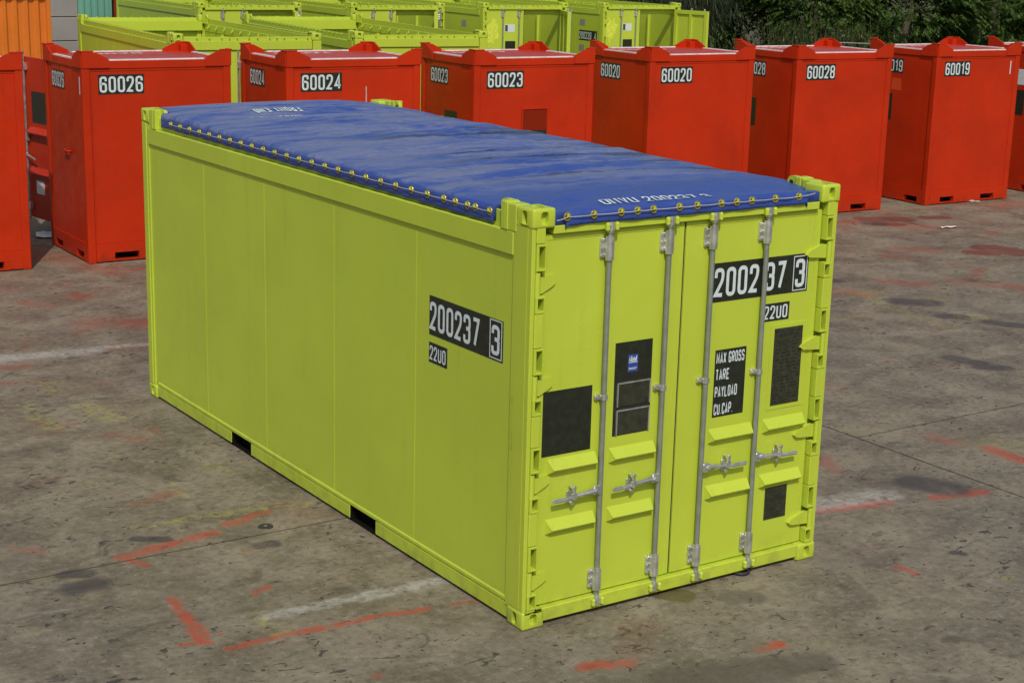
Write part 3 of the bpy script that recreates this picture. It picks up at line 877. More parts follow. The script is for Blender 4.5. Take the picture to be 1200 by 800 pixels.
def tz(x, y):
    """height of the sheet's top at (x, y)"""
    u = min(max(x/W, 0), 1); v = min(max(y/L, 0), 1)
    z = 2.545 + .030*math.sin(math.pi*u)**.7 + .036*v**1.4 - .010*u*(1-v)
    z -= .035*min(1, max(0, (u-.78)/.2))*min(1, max(0, (v-.5)/.3))
    inner = min(1, max(0, min(u, 1-u)/.05)) * min(1, max(0, min(y/.75, (L-y)/.5)))
    bows = .5+.5*math.cos((y-.35)/.615*2*math.pi)
    z += inner*(.012*bows**2 - .012*math.sin(math.pi*u)*(1-bows))
    wy = y + .10*x + .10*noise.noise((x*.9, y*.5, 3))
    z += inner*.010*noise.noise((x*.8, wy*3.6, 1.7))
    amp = (.45+.75*min(1, max(0, (x-.3)/1.4)))*min(1, max(.3, (2.35-x)/.4))
    z += inner*amp*.010*(ridge(noise.noise((x*1.1, wy*5.2, 7.3)))**3-.5)
    z += inner*amp*.0055*(ridge(noise.noise((x*2.6+.8*wy, wy*8.5, 11.1)))**3-.5)
    z += inner*.003*noise.noise((x*9, wy*12, 4.4))
    h, val = fold(x, y)
    z += inner*min(1, max(.12, (2.25-x)/.5))*(.30+.70*min(1, max(0, (x-.15)/.9)))*.024*(h-.5)*min(1, max(0, (y-.6)/.5))
    z += inner*amp*.0055*(ridge(noise.noise((x*4.6+y*2.2, y*6.5-x*1.1, 21.1)))**4-.4)
    # tension folds fanning from the front left corner
    if y < 1.4:
        d = math.atan2(y+.15, x+.35)
        k = max(0, 1-y/1.4)*min(1, max(0, y/.12))*min(1, max(0, (x)/.25))
        z += k*(.015*math.cos(d*21+.5)+.015*ridge(noise.noise((d*7, .3, 2)))**4)
        z += .012*k*math.sin(math.pi*min(1, y/1.0))
    return z
ar = MB(); ar.tube([(2.22, 6.03, 2.48), (2.222, 6.032, 2.60), (2.22, 6.03, 2.715)], .005, 6); ar.build('thin_rod', ROPE, main)
def edge(s, wd, r=.024):
    if s < wd/2: d, side = s, 0
    else: d, side = wd-s, 1
    if d >= r: x, dr = d, 0
    else:
        a = (r-d)/r
        if a <= math.pi/2: x, dr = r-r*math.sin(a), r*(1-math.cos(a))
        else: x, dr = 0, r+(a-math.pi/2)*r
    return (x if side == 0 else wd-x), dr
def tarpaulin():
    root = empty('tarpaulin', 'blue tarpaulin sheet roped over the top of the lime container', 'tarpaulin', (0, 0, 0))
    X0, X1, Y0, Y1 = .014, W-.014, .006, L-.02
    wx, wy = X1-X0, Y1-Y0
    nx, ny = 150, 300
    hang = .085
    mb = MB(); idx = {}
    ss = [-hang + (wx+2*hang)*i/nx for i in range(nx+1)]
    tt = [-hang + (wy+2*hang)*j/ny for j in range(ny+1)]
    for j, t in enumerate(tt):
        for i, s in enumerate(ss):
            x, dx = edge(s, wx); y, dy = edge(t, wy)
            xx, yy = X0+x, Y0+y
            dr = dx+dy
            if dx > .04: xx += (-1 if s < wx/2 else 1)*(.004*noise.noise((yy*4, dx*9, 1))+.003*math.sin(yy*31))
            if dy > .04: yy += (-1 if t < wy/2 else 1)*(.004*noise.noise((xx*5, dy*9, 5))+.003*math.sin(xx*28))
            top = tz(xx, yy)
            z = top-min(dr, .1)*(top-((2.438+.025*yy/L) if dx > dy else 2.474))/.1
            if dr > .09: z += .006*noise.noise((xx*3, yy*3, 9))
            idx[i, j] = len(mb.v); mb.v.append((xx, yy, z))
    for j in range(ny):
        for i in range(nx):
            s = (ss[i]+ss[i+1])/2+X0; t = (tt[j]+tt[j+1])/2+Y0
            s = min(s, W-s); t = min(t, L-t)
            fr_ = tt[j] < L/2
            if (s < .172 and t < .186) or (s < .108 and t < .43): continue
            if fr_ and t < .03 and (ss[i]+X0 < .235 or ss[i]+X0 > 2.135): continue
            if not fr_ and t < .03 and s < .24: continue
            mb.f.append((idx[i, j], idx[i+1, j], idx[i+1, j+1], idx[i, j+1]))
    from collections import Counter                     # let the cut corners hang down as well
    ec = Counter(); dirn = {}
    for f in mb.f:
        for k in range(4):
            a, b_ = f[k], f[(k+1) % 4]; ec[min(a, b_), max(a, b_)] += 1; dirn[min(a, b_), max(a, b_)] = (a, b_)
    low = {}
    def lowv(i):
        if i not in low:
            p = mb.v[i]; low[i] = len(mb.v); mb.v.append((p[0], p[1], min(p[2]-.002, 2.46)))
        return low[i]
    for e_, n_ in ec.items():
        if n_ == 1 and max(mb.v[e_[0]][2], mb.v[e_[1]][2]) > 2.49:
            a, b_ = dirn[e_]; mb.f.append((b_, a, lowv(a), lowv(b_)))
    used = sorted({i for f in mb.f for i in f}); mp = {o: n for n, o in enumerate(used)}
    mb.v = [mb.v[i] for i in used]; mb.f = [tuple(mp[i] for i in f) for f in mb.f]
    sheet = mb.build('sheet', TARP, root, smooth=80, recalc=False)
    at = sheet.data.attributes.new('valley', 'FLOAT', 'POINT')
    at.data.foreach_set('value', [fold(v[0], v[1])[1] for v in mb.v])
    sol = sheet.modifiers.new('thickness', 'SOLIDIFY'); sol.thickness = .003; sol.offset = -1
    em = {}
    for ax, nv in (('x', (1,0,0)), ('y', (0,1,0))):
        e = MB(); e.torus((0,0,0), nv, .0205, .0065, 14, 6); em[ax] = e.mesh('eyelet', BRASS)
        e = MB(); e.cyl(Vector(nv)*-.0012, Vector(nv)*.0012, .016, 12); em['h'+ax] = e.mesh('eyelet_hole', RUBBER)
    def eye(ax, loc):
        o = inst('eyelet', em[ax], root, loc); inst('eyelet_hole', em['h'+ax], o)
    for y in HOOKS_Y:
        eye('x', (X0-.004, y, HOOK_Z)); eye('x', (X1+.004, y, HOOK_Z))
    for x in HOOKS_X:
        eye('y', (x, Y0-.004, 2.532)); eye('y', (x, Y1+.004, 2.532))
    pts = []
    sag = lambda a, b_, k: [a.lerp(b_, t)+Vector((0, 0, -k*math.sin(math.pi*t))) for t in (0, .25, .5, .75)]
    seq = [Vector((.004, .44, 2.512))]+[Vector((-.0005, y, HOOK_Z+.002)) for y in HOOKS_Y]
    rl = []
    for a, b_ in zip(seq[:-1], seq[1:]): rl += sag(a, b_, .004)
    rl.append(seq[-1])
    fr = [Vector((.165, .0, 2.515))]+[Vector((x, -.008, 2.533)) for x in HOOKS_X]+[Vector((2.20, -.004, 2.545))]
    r2 = []
    for a, b_ in zip(fr[:-1], fr[1:]): r2 += sag(a, b_, .003)
    r2.append(fr[-1])
    rb = MB(); rb.tube(rl, .0028, 6); rb.build('rope', ROPE, root)
    rb = MB(); rb.tube(r2, .0028, 6); rb.build('rope', ROPE, root)
    rb = MB(); rb.tube([Vector((W-p.x, p.y, p.z)) for p in rl], .0028, 6); rb.build('rope', ROPE, root)
    # painted lettering lying on the sheet
    def laid(s, o, ux, uy, h, width, th=.15):
        mb = text_mb(s, o, ux, uy, h, width=width, th=th)
        mb.v = [(p[0], p[1], tz(p[0], p[1])+.007+(p[2]-2.6)) for p in mb.v]
        mb.build('lettering', WHITE, root, smooth=0)
    laid('DNVU 200237 3', (.55, .05, 2.6), EX, EY, .085, .84, .13)
    laid('FRONT END', (1.12, 5.26, 2.6), -EX, -EY, .12, .44, .16)
    laid('DNVU 200237 3', (1.04, 5.02, 2.6), -EX, -EY, .055, .50, .15)
    return root
tarpaulin()

# ------------------------------------------------------------------ red offshore cabinets
UW, UD, UH = 1.957, 1.55, 2.53
def cabinet(label, loc, rz, number=None, opened=False, side_panel=False, group='red cabinets in the row'):
    root = empty('red_cabinet', label, 'cabinet', loc, rz, group)
    P = lambda mb, n, m=RED, **k: mb.build(n, m, root, **k)
    for x in (0, UW-.1):
        for y in (0, UD-.1):
            mb = MB(); mb.box(x, x+.1, y, y+.1, 0, UH-.002, .008); P(mb, 'corner_post')
    for y0, y1 in ((.018, .04),):
        mb = MB(); mb.box(.101, UW-.101, y0, y1, .252, 2.428); P(mb, 'front_panel')
        mb = MB()
        mb.box(.101, UW-.101, .012, .0178, 2.402, 2.428, .002); P(mb, 'panel_frame')
        for x0_, x1_ in ((.101, .118), (UW-.118, UW-.101)):
            mb = MB(); mb.box(x0_, x1_, .012, .0178, .252, 2.40, .002); P(mb, 'panel_frame')
    for x0, x1 in ((.018, .04), (UW-.04, UW-.018)):
        mb = MB(); mb.box(x0, x1, .101, UD-.101, .252, 2.428); P(mb, 'side_panel')
        o = -.006 if x0 < 1 else .022
        for y0, y1 in ((.101, .118), (UD-.118, UD-.101)):
            mb = MB(); mb.box(x0+o, x0+o+.0055, y0, y1, .252, 2.40, .002); P(mb, 'panel_frame')
    def beam(fn, ln, pk):
        mb = MB(); zz = (.035, .125)
        fn(mb, .101, ln-.101, zz[1], .25)
        fn(mb, .101, ln-.101, .018, zz[0])
        xs = [.101]+[v for p in pk for v in p]+[ln-.101]
        for k in range(0, len(xs), 2): fn(mb, xs[k], xs[k+1], zz[0]+.0005, zz[1]-.0005)
        return mb
    pf = ((.34, .66), (1.30, 1.62)); ps = ((.20, .50), (1.06, 1.36))
    P(beam(lambda mb, a, b_, z0, z1: mb.box(a, b_, .002, .08, z0, z1), UW, pf), 'base_beam')
    P(beam(lambda mb, a, b_, z0, z1: mb.box(a, b_, UD-.08, UD-.002, z0, z1), UW, pf), 'base_beam')
    P(beam(lambda mb, a, b_, z0, z1: mb.box(.002, .08, a, b_, z0, z1), UD, ps), 'base_beam')
    P(beam(lambda mb, a, b_, z0, z1: mb.box(UW-.08, UW-.002, a, b_, z0, z1), UD, ps), 'base_beam')
    mb = MB(); mb.box(.081, UW-.081, .081, UD-.081, .2, .24); P(mb, 'floor')
    for r in ((.101, UW-.101, .002, .08), (.101, UW-.101, UD-.08, UD-.002)):
        mb = MB(); mb.box(*r, 2.43, UH, .006); P(mb, 'top_beam')
    for r in ((.002, .08, .101, UD-.101), (UW-.08, UW-.002, .101, UD-.101)):
        mb = MB(); mb.box(*r, 2.43, UH, .006); P(mb, 'top_beam')
    mb = MB(); mb.box(.0805, UW-.0805, .0805, UD-.0805, 2.495, 2.522); P(mb, 'roof', ROOFRED)
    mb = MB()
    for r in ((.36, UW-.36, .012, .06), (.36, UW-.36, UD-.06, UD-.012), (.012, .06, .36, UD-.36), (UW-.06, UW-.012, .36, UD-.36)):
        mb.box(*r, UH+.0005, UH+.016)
    P(mb, 'edge_glint_strip', WHITEP, smooth=0)  # light glinting on the roof edges, painted as raised white strips
    if number:
        rt = text_mb(number, (.40, 1.24, 2.5225), EX, EY, .17, width=.85, th=.15); P(rt, 'roof_lettering', WHITEP, smooth=0)
    for sx in (0, 1):
        for sy in (0, 1):
            X = (lambda a: a) if not sx else (lambda a: UW-a)
            Y = (lambda a: a) if not sy else (lambda a: UD-a)
            mb = MB()
            z0 = UH-.085
            pr = [(0, z0), (0, 2.640), (.13, 2.640), (.19, 2.628), (.33, 2.560), (.345, z0)]
            mb.prism([(X(a), z) for a, z in pr], 1, *sorted((Y(-.012), Y(.010))))
            mb.prism([(Y(a+.0105), z) for a, z in pr], 0, *sorted((X(-.012), X(.010))))
            bx = lambda a, b_, c, d_, e, f, bv=.004: mb.box(*sorted((X(a), X(b_))), *sorted((Y(c), Y(d_))), e, f, bv)
            bx(.0105, .11, .0105, .11, UH-.02, 2.622)
            bx(-.016, .15, -.016, .012, 2.6405, 2.656); bx(-.016, .012, .0125, .15, 2.6405, 2.656)
            P(mb, 'pad_eye')
    if number:
        a = plate(root, 'number_plate', (.205, .0178, 2.118), EX, EZ, .59, .242, BLACK)
        text_mb(number, (.222, .0178-.0022, 2.140), EX, EZ, .198, width=.556).build('lettering', WHITE, a, smooth=0)
        a = plate(root, 'number_plate', (.0178, 1.275, 2.118), -EY, EZ, .51, .235, BLACK)
        text_mb(number, (.0178-.0022, 1.262, 2.140), -EY, EZ, .192, width=.484).build('lettering', WHITE, a, smooth=0)
    if side_panel:
        plate(root, 'black_panel', (.0178, side_panel[0], 1.33), -EY, EZ, side_panel[1], .44, BLACK)
    # rear doors with their locking rods
    wl = (UW-.21)/2
    for s in (0, 1):
        hx = .105 if s == 0 else UW-.105
        d = MB(); sg = 1 if s == 0 else -1
        d.box(*sorted((0, sg*wl)), -.05, -.005, .255, 2.425, .004)
        leaf = P(d, 'door'); leaf.location = (hx, UD, 0)
        def lp(n, m, f):
            mb2 = MB(); f(mb2); mb2.build(n, m, leaf)
        for u in (wl-.09,):
            lp('lock_rod', ZINC, lambda q_: (q_.cyl((sg*u, .03, .22), (sg*u, .03, 2.50), .016, 10)))
            for z in (.42, 2.30, 1.35):
                lp('rod_bracket', ZINC, lambda q_: (q_.box(*sorted((sg*(u-.05), sg*(u+.03))), -.004, .045, z-.05, z+.05, .004)))
            lp('lock_handle', ZINC, lambda q_: q_.tube([(sg*u, .05, 1.12), (sg*(u-.1), .055, 1.11), (sg*(u-.3), .06, 1.08)], [.02, .014, .012], 8))
        for z in (1.40, .86):
            lp('handle_guard', RED, lambda q_: q_.prism([(-.0045, z+.1), (.07, z+.03), (.06, z+.01), (-.0045, z)], 0, *sorted((sg*.12, sg*(wl-.16)))))
        lp('black_panel', BLACK, lambda q_: q_.box(*sorted((sg*.18, sg*(wl-.22))), -.0045, -.002, 1.56, 1.98))
        lp('paper_label', PAPER, lambda q_: q_.box(*sorted((sg*.38, sg*(wl-.26))), -.0045, -.002, .60, .78))
        if opened and s == 0: leaf.rotation_euler = (0, 0, R(opened))
    return root
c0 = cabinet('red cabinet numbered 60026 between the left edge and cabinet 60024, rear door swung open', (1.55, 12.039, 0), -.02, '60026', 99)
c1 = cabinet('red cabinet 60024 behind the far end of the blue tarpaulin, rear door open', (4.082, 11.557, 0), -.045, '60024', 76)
c2 = cabinet('red cabinet numbered 60023, with a dark patch on its front', (6.688, 11.139, 0), -.045, '60023', side_panel=(.86, .36))
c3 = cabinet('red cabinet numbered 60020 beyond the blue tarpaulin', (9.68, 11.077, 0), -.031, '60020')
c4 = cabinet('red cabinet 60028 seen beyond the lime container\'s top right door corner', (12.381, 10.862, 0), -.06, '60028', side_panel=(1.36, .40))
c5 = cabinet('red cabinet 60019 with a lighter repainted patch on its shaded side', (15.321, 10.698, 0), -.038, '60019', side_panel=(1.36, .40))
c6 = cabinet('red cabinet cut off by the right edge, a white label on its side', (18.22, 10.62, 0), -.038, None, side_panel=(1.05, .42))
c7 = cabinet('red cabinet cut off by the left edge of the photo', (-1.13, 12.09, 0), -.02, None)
# marks of single cabinets
def dark_patch():  # framed patch, dark red above and black below
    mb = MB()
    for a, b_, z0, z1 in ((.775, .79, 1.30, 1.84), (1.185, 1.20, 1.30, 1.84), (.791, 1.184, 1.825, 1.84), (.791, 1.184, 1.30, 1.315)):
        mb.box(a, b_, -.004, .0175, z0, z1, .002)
    f = mb.build('patch_frame', RED, c2)
    mb = MB(); mb.box(.791, 1.184, .006, .0176, 1.53, 1.8245); mb.build('patch_upper', paint('dark_red_patch', (.20, .016, .004), .5, .4, spec=.1), f)
    mb = MB(); mb.box(.791, 1.184, .004, .0176, 1.3155, 1.5295); mb.build('patch_lower', BLACK, f)
dark_patch()
mb = MB(); mb.tube([(.016, .60, 1.36), (-.025, .62, 1.36), (-.025, .76, 1.36), (.016, .78, 1.36)], .012, 8); mb.box(-.02, .0175, .62, .76, 1.31, 1.335, .003)
mb.build('grab_handle', RED, c0)
plate(c0, 'white_mark', (.0178, .175, 2.11), -EY, EZ, .045, .22, WHITE)
plate(c5, 'white_mark', (1.745, .0178, 2.13), EX, EZ, .02, .22, WHITE)
plate(c5, 'fresh_paint_patch', (.0178, 1.0, 1.83), -EY, EZ, .22, .20, paint('fresh_red_paint', (.62, .06, .012), .4, .1), label='lighter red repainted patch')
plate(c6, 'white_label', (.0178, 1.02, 1.86), -EY, EZ, .40, .27, WHITE)

# ------------------------------------------------------------------ lime containers behind
GB = 'open topped lime containers parked behind the red cabinets'
def lime_copy(label, loc, rz, opening=None, sz=1.0):
    c = dup(main, None, skip=('thin_rod', 'number_plate', 'size_plate', 'raised_number', 'weight_plate', 'data_plate', 'plate_frame', 'safety_plate', 'engraved_lines',
                             'badge', 'badge_print', 'document_frame', 'document_holder', 'black_square', 'black_panel', 'lettering', 'check_digit_frame'))
    if opening is None:                                # the closed end faces the cabinets
        loc = Vector(loc)+Matrix.Rotation(rz, 3, 'Z') @ Vector((W, L, 0)); rz += math.pi
    c.location = loc; c.rotation_euler = (0, 0, rz); c.scale = (1, 1, sz)
    c['label'] = label; c['group'] = GB
    ds = sorted([k for k in c.children if k.name.split('.')[0] == 'door'], key=lambda d: d.location.x)
    if opening: ds[1].rotation_euler = (0, 0, R(opening))
    return c, ds
lime_copy('open topped lime container nearest the grey shed, low closed end showing above cabinet 60026', (4.456, 16.245, 0), -.094)
lime_copy('open topped lime container whose closed end shows just above cabinet 60024\'s roof', (7.649, 16.322, 0), -.118)
lime_copy('lime container in the back row, leftmost with its right door open', (9.05, 26.09, 0), -.061, 70, 1.022)
lime_copy('lime container in the back row above cabinets 60024 and 60023, door ajar', (12.78, 26.02, 0), -.069, 61, 1.022)
e_, eds = lime_copy('lime container behind cabinet 60023, open door showing inner ribs', (16.45, 26.10, 0), -.068, 68, 1.022)
f_, fds = lime_copy('lime container behind cabinet 60020, numbered side, door swung wide open to the right', (20.14, 26.14, 0), -.062, 101, 1.022)
LABELM = flat('label_print', (.09, .05, .06), .5)
SPLAT = flat('fresh_lime_paint', (.60, .68, .06), .5)
for d, seed in ((eds[0], 3), (fds[0], 8)):
    off = tuple(d.location); y = .0548
    plate(d, 'black_panel', (.66, y, 1.124), EX, EZ, .29, .56, BLACK, off=off)
    plate(d, 'white_label', (.64, y, 1.90), EX, EZ, .28, .18, WHITE, off=off)
    plate(d, 'label_emblem', (.65, y-.0022, 1.915), EX, EZ, .075, .15, LABELM, off=off)
    rnd = random.Random(seed); pts = []
    for k in range(18):
        t = 2*math.pi*k/18; r = rnd.uniform(.6, 1.15)
        pts.append((.28+.21*r*math.cos(t), 1.93+.33*r*math.sin(t)))
    mb = MB(); mb.prism(pts, 1, y-.003, y-.0002); mb.build('paint_patch', SPLAT, d, off, smooth=0, label='irregular brighter lime paint patch')
np2 = plate(f_, 'number_plate', (.0208, 1.166, 1.612), -EY, EZ, .856, .256, BLACK)
text_mb('200239', (.0186, 1.158, 1.646), -EY, EZ, .186, width=.588).build('lettering', WHITE, np2, smooth=0)
text_mb('4', (.0186, .434, 1.646), -EY, EZ, .186, width=.09).build('lettering', WHITE, np2, smooth=0)
for c in (e_, f_):
    plate(c, 'grey_label', (.0208, 1.15, 1.98), -EY, EZ, .25, .16, GREYP)
plate(f_, 'grey_label', (.0208, 1.15, 1.34), -EY, EZ, .25, .16, GREYP)

# ------------------------------------------------------------------ other containers and the shed at the left
def corrugated(name, label, cat, mat, x0, x1, y0, y1, h, pitch, depth=.035):
    root = empty(name, label, cat, (x0, y0, 0))
    wd, dp = x1-x0, y1-y0
    n = max(2, int(wd/pitch)); pts = []
    for k in range(n):
        a = .08+(wd-.16)*k/n; p = (wd-.16)/n
        pts += [(a, .05), (a+p*.32, .05), (a+p*.5, .05+depth), (a+p*.82, .05+depth)]
    pts.append((wd-.08, .05))
    poly = pts+[(wd-.08, .12), (.08, .12)]
    mb = MB(); mb.prism(poly, 2, .12, h-.1); mb.build('corrugated_wall', mat, root, smooth=0)
    mb = MB(); mb.box(.02, wd-.02, .13, dp-.02, .12, h-.09); mb.build('body', mat, root)
    for x in (0, wd-.085):
        for y in (0, dp-.12):
            mb = MB(); mb.box(x, x+.08, y, y+.12, 0, h, .006); mb.build('corner_post', mat, root)
    mb = MB(); mb.box(.081, wd-.086, .002, .1, .01, .119, .005); mb.build('bottom_rail', mat, root)
    mb = MB(); mb.box(.081, wd-.086, .002, .1, h-.099, h-.002, .005); mb.build('top_rail', mat, root)
    return root
corrugated('orange_container', 'tall orange container with upright corrugations at the far left', 'container', ORANGE, -1.65, 4.46, 22.0, 24.4, 3.0, .20, .035)
corrugated('teal_container', 'teal ribbed container beyond the lime containers, beside the grey shed', 'container', TEAL, 5.9, 10.0, 34.0, 36.4, 2.9, .18, .03)
corrugated('rust_red_container', 'narrow visible rust red container beside the teal one', 'container', MAROON, 10.06, 12.5, 34.0, 40.0, 2.9, .24, .05)
def shed():
    root = empty('grey_shed', 'grey shed wall of wide horizontal panels behind the orange container', 'shed', (2.4, 24.75, 0))
    wd = 3.50
    k = 0; z = .05
    while z < 4.2:
        mb = MB(); mb.box(0, wd, 0, .06, z, z+.462, .012); mb.build('wall_panel', GREYP, root); z += .474
    mb = MB(); mb.box(.02, wd-.02, .061, 4.0, .02, z-.02); mb.build('body', flat('dark_frame', (.06, .06, .06), .8), root)
    mb = MB(); mb.box(-.1, wd+.1, -.12, 4.1, z-.019, z+.08, .01); mb.build('roof', GREYP, root)
shed()

# ------------------------------------------------------------------ litter on the yard
def litter():
    rnd = random.Random(2)
    def scrap(name, label, cat, loc, s, mat, n=7, crump=.35):
        mb = MB(); k = n
        vs = []
        for i in range(k):
            for j in range(k):
                x, y = (i/(k-1)-.5)*s[0], (j/(k-1)-.5)*s[1]
                z = .012+crump*s[1]*abs(noise.noise((x*9+loc[0], y*9+loc[1], 2.0)))+rnd.uniform(0, .006)
                vs.append((x+rnd.uniform(-1, 1)*s[0]*.03, y+rnd.uniform(-1, 1)*s[1]*.03, z))
        fs = [(i*k+j, (i+1)*k+j, (i+1)*k+j+1, i*k+j+1) for i in range(k-1) for j in range(k-1)]
        mb.add(vs, fs)
        o = mb.build(name, mat, smooth=0, recalc=False); o.location = (*loc, 0)
        o.rotation_euler = (0, 0, rnd.uniform(0, 3)); m = o.modifiers.new('thickness', 'SOLIDIFY'); m.thickness = .002
        return tag(o, label, cat)
    scrap('paper_scrap', 'white paper scrap on shaded ground between two red cabinets', 'paper', (1.72, 14.2), (.42, .30), PAPER, crump=.15)
    scrap('plastic_scrap', 'crumpled pale plastic scrap at the foot of cabinet 60019', 'litter', (16.42, 10.60), (.18, .09), flat('grubby_plastic', (.42, .36, .34), .6), crump=.5)
    scrap('foil_scrap', 'small pale scrap lying on the stained ground right of the lime container', 'litter', (13.95, 8.98), (.30, .10), WHITEP, crump=.5)
    mb = MB(); mb.torus((0, 0, .014), (0, 0, 1), .055, .012, 20, 8); mb.torus((.05, .025, .036), (.15, .1, 1), .05, .011, 18, 8)
    o = mb.build('rubber_ring', RUBBER); o.location = (1.80, .045, 0); tag(o, 'black rubber ring half under the door end of the lime container', 'ring')
    mb = MB(); mb.cyl((0, 0, .0), (0, 0, .006), .055, 24, .052); o = mb.build('ground_plug', flat('dark_iron', (.05, .045, .04), .6, .3), smooth=30); o.location = (-.56, 2.42, 0)
    c = MB(); c.cyl((0, 0, .0062), (0, 0, .009), .014, 12); c.build('plug_stud', RODZ, o)
    tag(o, 'round dark plug set in the concrete left of the container', 'plug')
litter()

# ------------------------------------------------------------------ trees and scrub behind
def leaf_mat(name, c0, c1):
    m, t, b = mat_new(name); q = NT(t)
    oi = q.n('ShaderNodeObjectInfo'); geo = q.n('ShaderNodeNewGeometry')
    f = q.noise(geo.outputs['Position'], 1.3, 3, .6); g = q.math('ADD', q.math('MULTIPLY', f, .8), q.math('MULTIPLY', geo.outputs['Random Per Island'], .45))
    q.l(q.mix(q.ramp(g, .3, .9), c0, c1), b.inputs['Base Color'])
    b.inputs['Roughness'].default_value = .55
    tr = q.n('ShaderNodeBsdfTranslucent'); tr.inputs[0].default_value = (*[min(1, c*1.3) for c in c1], 1)
    ms = q.n('ShaderNodeMixShader'); ms.inputs[0].default_value = .22
    q.l(b.outputs[0], ms.inputs[1]); q.l(tr.outputs[0], ms.inputs[2])
    q.l(ms.outputs[0], t.nodes['Material Output'].inputs[0])
    return m
LEAF = leaf_mat('broad_leaf', (.024, .055, .010), (.085, .155, .024))
NEEDLE = leaf_mat('drooping_needle', (.012, .024, .008), (.034, .052, .016))
WEED = leaf_mat('dry_weed', (.030, .048, .014), (.10, .115, .04))
BARK = flat('bark', (.075, .055, .038), .9, 0, .35, 12)
def crown_mesh(seed, rx, rz, zc, kind):
    rnd = random.Random(seed)
    V = []; F = []
    clumps = []
    nC = 85
    while len(clumps) < nC:
        d = Vector((rnd.gauss(0, 1), rnd.gauss(0, 1), rnd.gauss(0, 1))).normalized()
        r = rnd.uniform(.45, 1.0)**.6
        clumps.append(Vector((d.x*rx*r, d.y*rx*r, zc+d.z*rz*r)))
    for c in clumps:
        for _ in range(24 if kind == 'broad' else 30):
            p = c+Vector((rnd.gauss(0, .34), rnd.gauss(0, .34), rnd.gauss(0, .30)))
            if p.z < .12: p.z = rnd.uniform(.12, .6)
            out = Vector((p.x, p.y, (p.z-zc)*.5)); out = (out.normalized() if out.length > .01 else Vector((1, 0, 0)))
            out = (out+Vector((rnd.gauss(0, .45), rnd.gauss(0, .45), rnd.gauss(0, .25)))).normalized()
            if kind == 'broad':
                ln = rnd.uniform(.32, .58); m = 6
                side = out.cross(Vector((0, 0, 1))).normalized()
                for k in range(m):
                    t = (k+.6)/m
                    q = p+out*ln*t+Vector((0, 0, -.30*ln*t*t))
                    for s in (-1, 1):
                        lv = (out*.55+side*s*.8+Vector((0, 0, -.35+rnd.uniform(-.2, .15)))).normalized()
                        l = rnd.uniform(.13, .21); wv = lv.cross(Vector((rnd.uniform(-.3, .3), rnd.uniform(-.3, .3), 1))).normalized()*l*.20
                        n = len(V)
                        V.extend([q, q+lv*l*.5+wv, q+lv*l+Vector((0, 0, -.02)), q+lv*l*.5-wv]); F.append((n, n+1, n+2, n+3))
            else:
                for k in range(6):
                    a = p+Vector((rnd.gauss(0, .12), rnd.gauss(0, .12), rnd.gauss(0, .12)))
                    l = rnd.uniform(.3, .6)
                    dr = (out*.35+Vector((rnd.gauss(0, .15), rnd.gauss(0, .15), -.9))).normalized()
                    wv = dr.cross(Vector((rnd.gauss(0, 1), rnd.gauss(0, 1), .2))).normalized()*.008
                    n = len(V)
                    V.extend([a-wv, a+wv, a+dr*l+wv*.3, a+dr*l-wv*.3]); F.append((n, n+1, n+2, n+3))
    me = bpy.data.meshes.new('crown'); me.from_pydata([tuple(v) for v in V], [], F)
    me.materials.append(LEAF if kind == 'broad' else NEEDLE)
    return me
def trunk_mesh(seed, h, rx):
    rnd = random.Random(seed); mb = MB()
    pts = [Vector((0, 0, -.06))]; 
    for k in range(1, 7): pts.append(Vector((rnd.gauss(0, .06)*k, rnd.gauss(0, .06)*k, h*k/6)))
    mb.tube(pts, [.17-.022*k for k in range(7)], 9)
    for k in range(11):
        a = rnd.uniform(0, 2*math.pi); i = rnd.randint(1, 5); b0 = pts[i].lerp(pts[i+1] if i < 6 else pts[i], rnd.random())
        l = rnd.uniform(.5, .9)*rx
        d = Vector((math.cos(a), math.sin(a), rnd.uniform(.1, .7)))
        mb.tube([b0, b0+d*l*.5+Vector((0, 0, .1)), b0+d*l+Vector((0, 0, rnd.uniform(-.2, .3)))], [.06, .038, .012], 6)
    return mb.mesh('trunk', BARK)
crowns = {('broad', 0): crown_mesh(1, 2.7, 2.9, 2.9, 'broad'), ('broad', 1): crown_mesh(2, 2.4, 2.6, 2.6, 'broad'), ('broad', 2): crown_mesh(3, 3.0, 3.0, 3.0, 'broad'),
          ('needle', 0): crown_mesh(4, 2.0, 3.2, 3.3, 'needle'), ('needle', 1): crown_mesh(5, 2.3, 3.4, 3.4, 'needle')}
trunks = [trunk_mesh(10+i, 4.2, 2.2) for i in range(3)]
rt = random.Random(44)
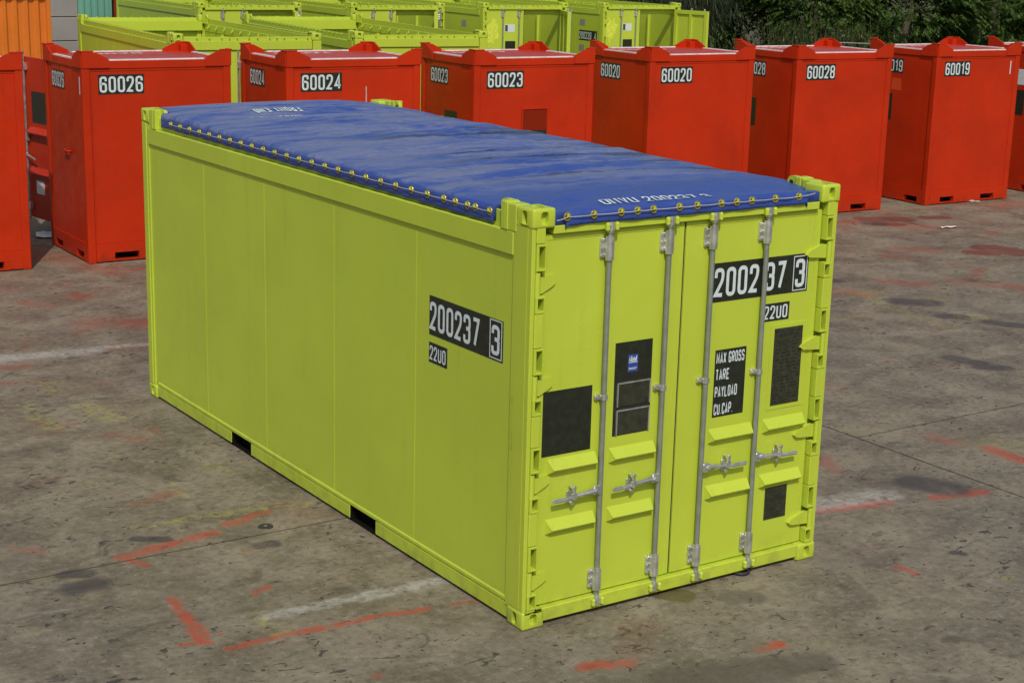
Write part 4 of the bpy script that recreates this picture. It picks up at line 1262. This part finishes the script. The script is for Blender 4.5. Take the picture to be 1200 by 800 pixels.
TREES = [  # x, y, kind, variant, scale, label, group
    (28.6, 36.6, 'needle', 0, 1.0, 'dark drooping tree right beside the open lime door', None),
    (31.2, 37.6, 'needle', 1, 1.05, 'dark drooping tree behind red cabinet 60028', None),
    (41.0, 35.2, 'broad', 0, 1.0, 'dense leafy tree behind the gap between cabinets 60028 and 60019', None),
    (45.2, 34.6, 'broad', 2, 1.0, 'dense leafy tree directly above red cabinet 60019', None),
    (49.6, 34.0, 'broad', 1, 1.1, 'dense leafy tree at the right edge of the photo', None),
    (38.0, 36.8, 'broad', 1, .95, 'bushy green tree behind the weeds above cabinet 60028', None),
    (34.6, 41.0, 'needle', 0, 1.25, 'dark drooping trees closing the gaps at the very back', 'trees filling the dark background'),
    (27.0, 41.5, 'needle', 1, 1.2, 'dark drooping trees closing the gaps at the very back', 'trees filling the dark background'),
    (30.6, 42.0, 'broad', 2, 1.2, 'broad leaved trees closing the gaps at the very back', 'trees filling the dark background'),
    (36.6, 42.5, 'broad', 0, 1.25, 'broad leaved trees closing the gaps at the very back', 'trees filling the dark background'),
    (41.6, 40.5, 'broad', 1, 1.25, 'broad leaved trees closing the gaps at the very back', 'trees filling the dark background'),
    (46.6, 39.6, 'broad', 0, 1.2, 'broad leaved trees closing the gaps at the very back', 'trees filling the dark background'),
    (51.8, 38.8, 'broad', 2, 1.2, 'broad leaved trees closing the gaps at the very back', 'trees filling the dark background'),
    (54.6, 33.6, 'broad', 0, 1.1, 'leafy trees standing just outside the right edge', None),
]
for x, y, kind, v, s, lab, grp in TREES:
    r = empty('leafy_tree' if kind == 'broad' else 'drooping_tree', lab, 'tree', (x, y, -.05), rt.uniform(0, 6.28), grp)
    r.scale = (s, s, s)
    inst('trunk', trunks[rt.randrange(3)], r); inst('crown', crowns[kind, v], r)
def scrub():
    rnd = random.Random(9); mb = MB(); V = []; F = []
    for _ in range(5200):
        x = rnd.uniform(26.5, 56); y = rnd.uniform(32.4, 36.0)-.06*(x-26)
        dens = 1.0 if 32.5 < x < 37.5 else .12
        if noise.noise((x*.8, y*.8, 3)) < -.05: continue
        if rnd.random() > dens: continue
        h = rnd.uniform(.5, 1.9)*(1 if 32.5 < x < 37.5 else .6)
        top = Vector((x+rnd.gauss(0, .25), y+rnd.gauss(0, .25), h)); b0 = Vector((x, y, -.06))
        w_ = Vector((rnd.uniform(-1, 1), rnd.uniform(-1, 1), 0)).normalized()*.008
        n = len(V); V.extend([b0-w_, b0+w_, top+w_*.4, top-w_*.4]); F.append((n, n+1, n+2, n+3))
        for k in range(7):
            t = rnd.uniform(.25, 1); q = b0.lerp(top, t); l = rnd.uniform(.08, .22)
            d = Vector((rnd.gauss(0, 1), rnd.gauss(0, 1), rnd.gauss(.1, .6))).normalized(); wv = d.cross(Vector((.2, .1, 1))).normalized()*l*.16
            n = len(V); V.extend([q, q+d*l*.5+wv, q+d*l, q+d*l*.5-wv]); F.append((n, n+1, n+2, n+3))
    me = bpy.data.meshes.new('weeds'); me.from_pydata([tuple(v) for v in V], [], F); me.materials.append(WEED)
    o = bpy.data.objects.new('weeds', me); COL.objects.link(o); o['kind'] = 'stuff'
    o['label'] = 'tall tangled weeds in front of the trees'
scrub()
mb = MB(); mb.tube([(33.6, 32.2, 1.02), (34.6, 32.0, 1.10), (35.6, 31.8, 1.07), (36.8, 31.6, 1.0)], [.02, .018, .016, .008], 6)
mb.tube([(33.6, 32.2, 1.02), (33.4, 32.2, -.06)], [.02, .03], 6)
o = mb.build('bare_branch', flat('bleached_wood', (.30, .28, .24), .8)); tag(o, 'pale bare branch leaning out of the weeds', 'branch')
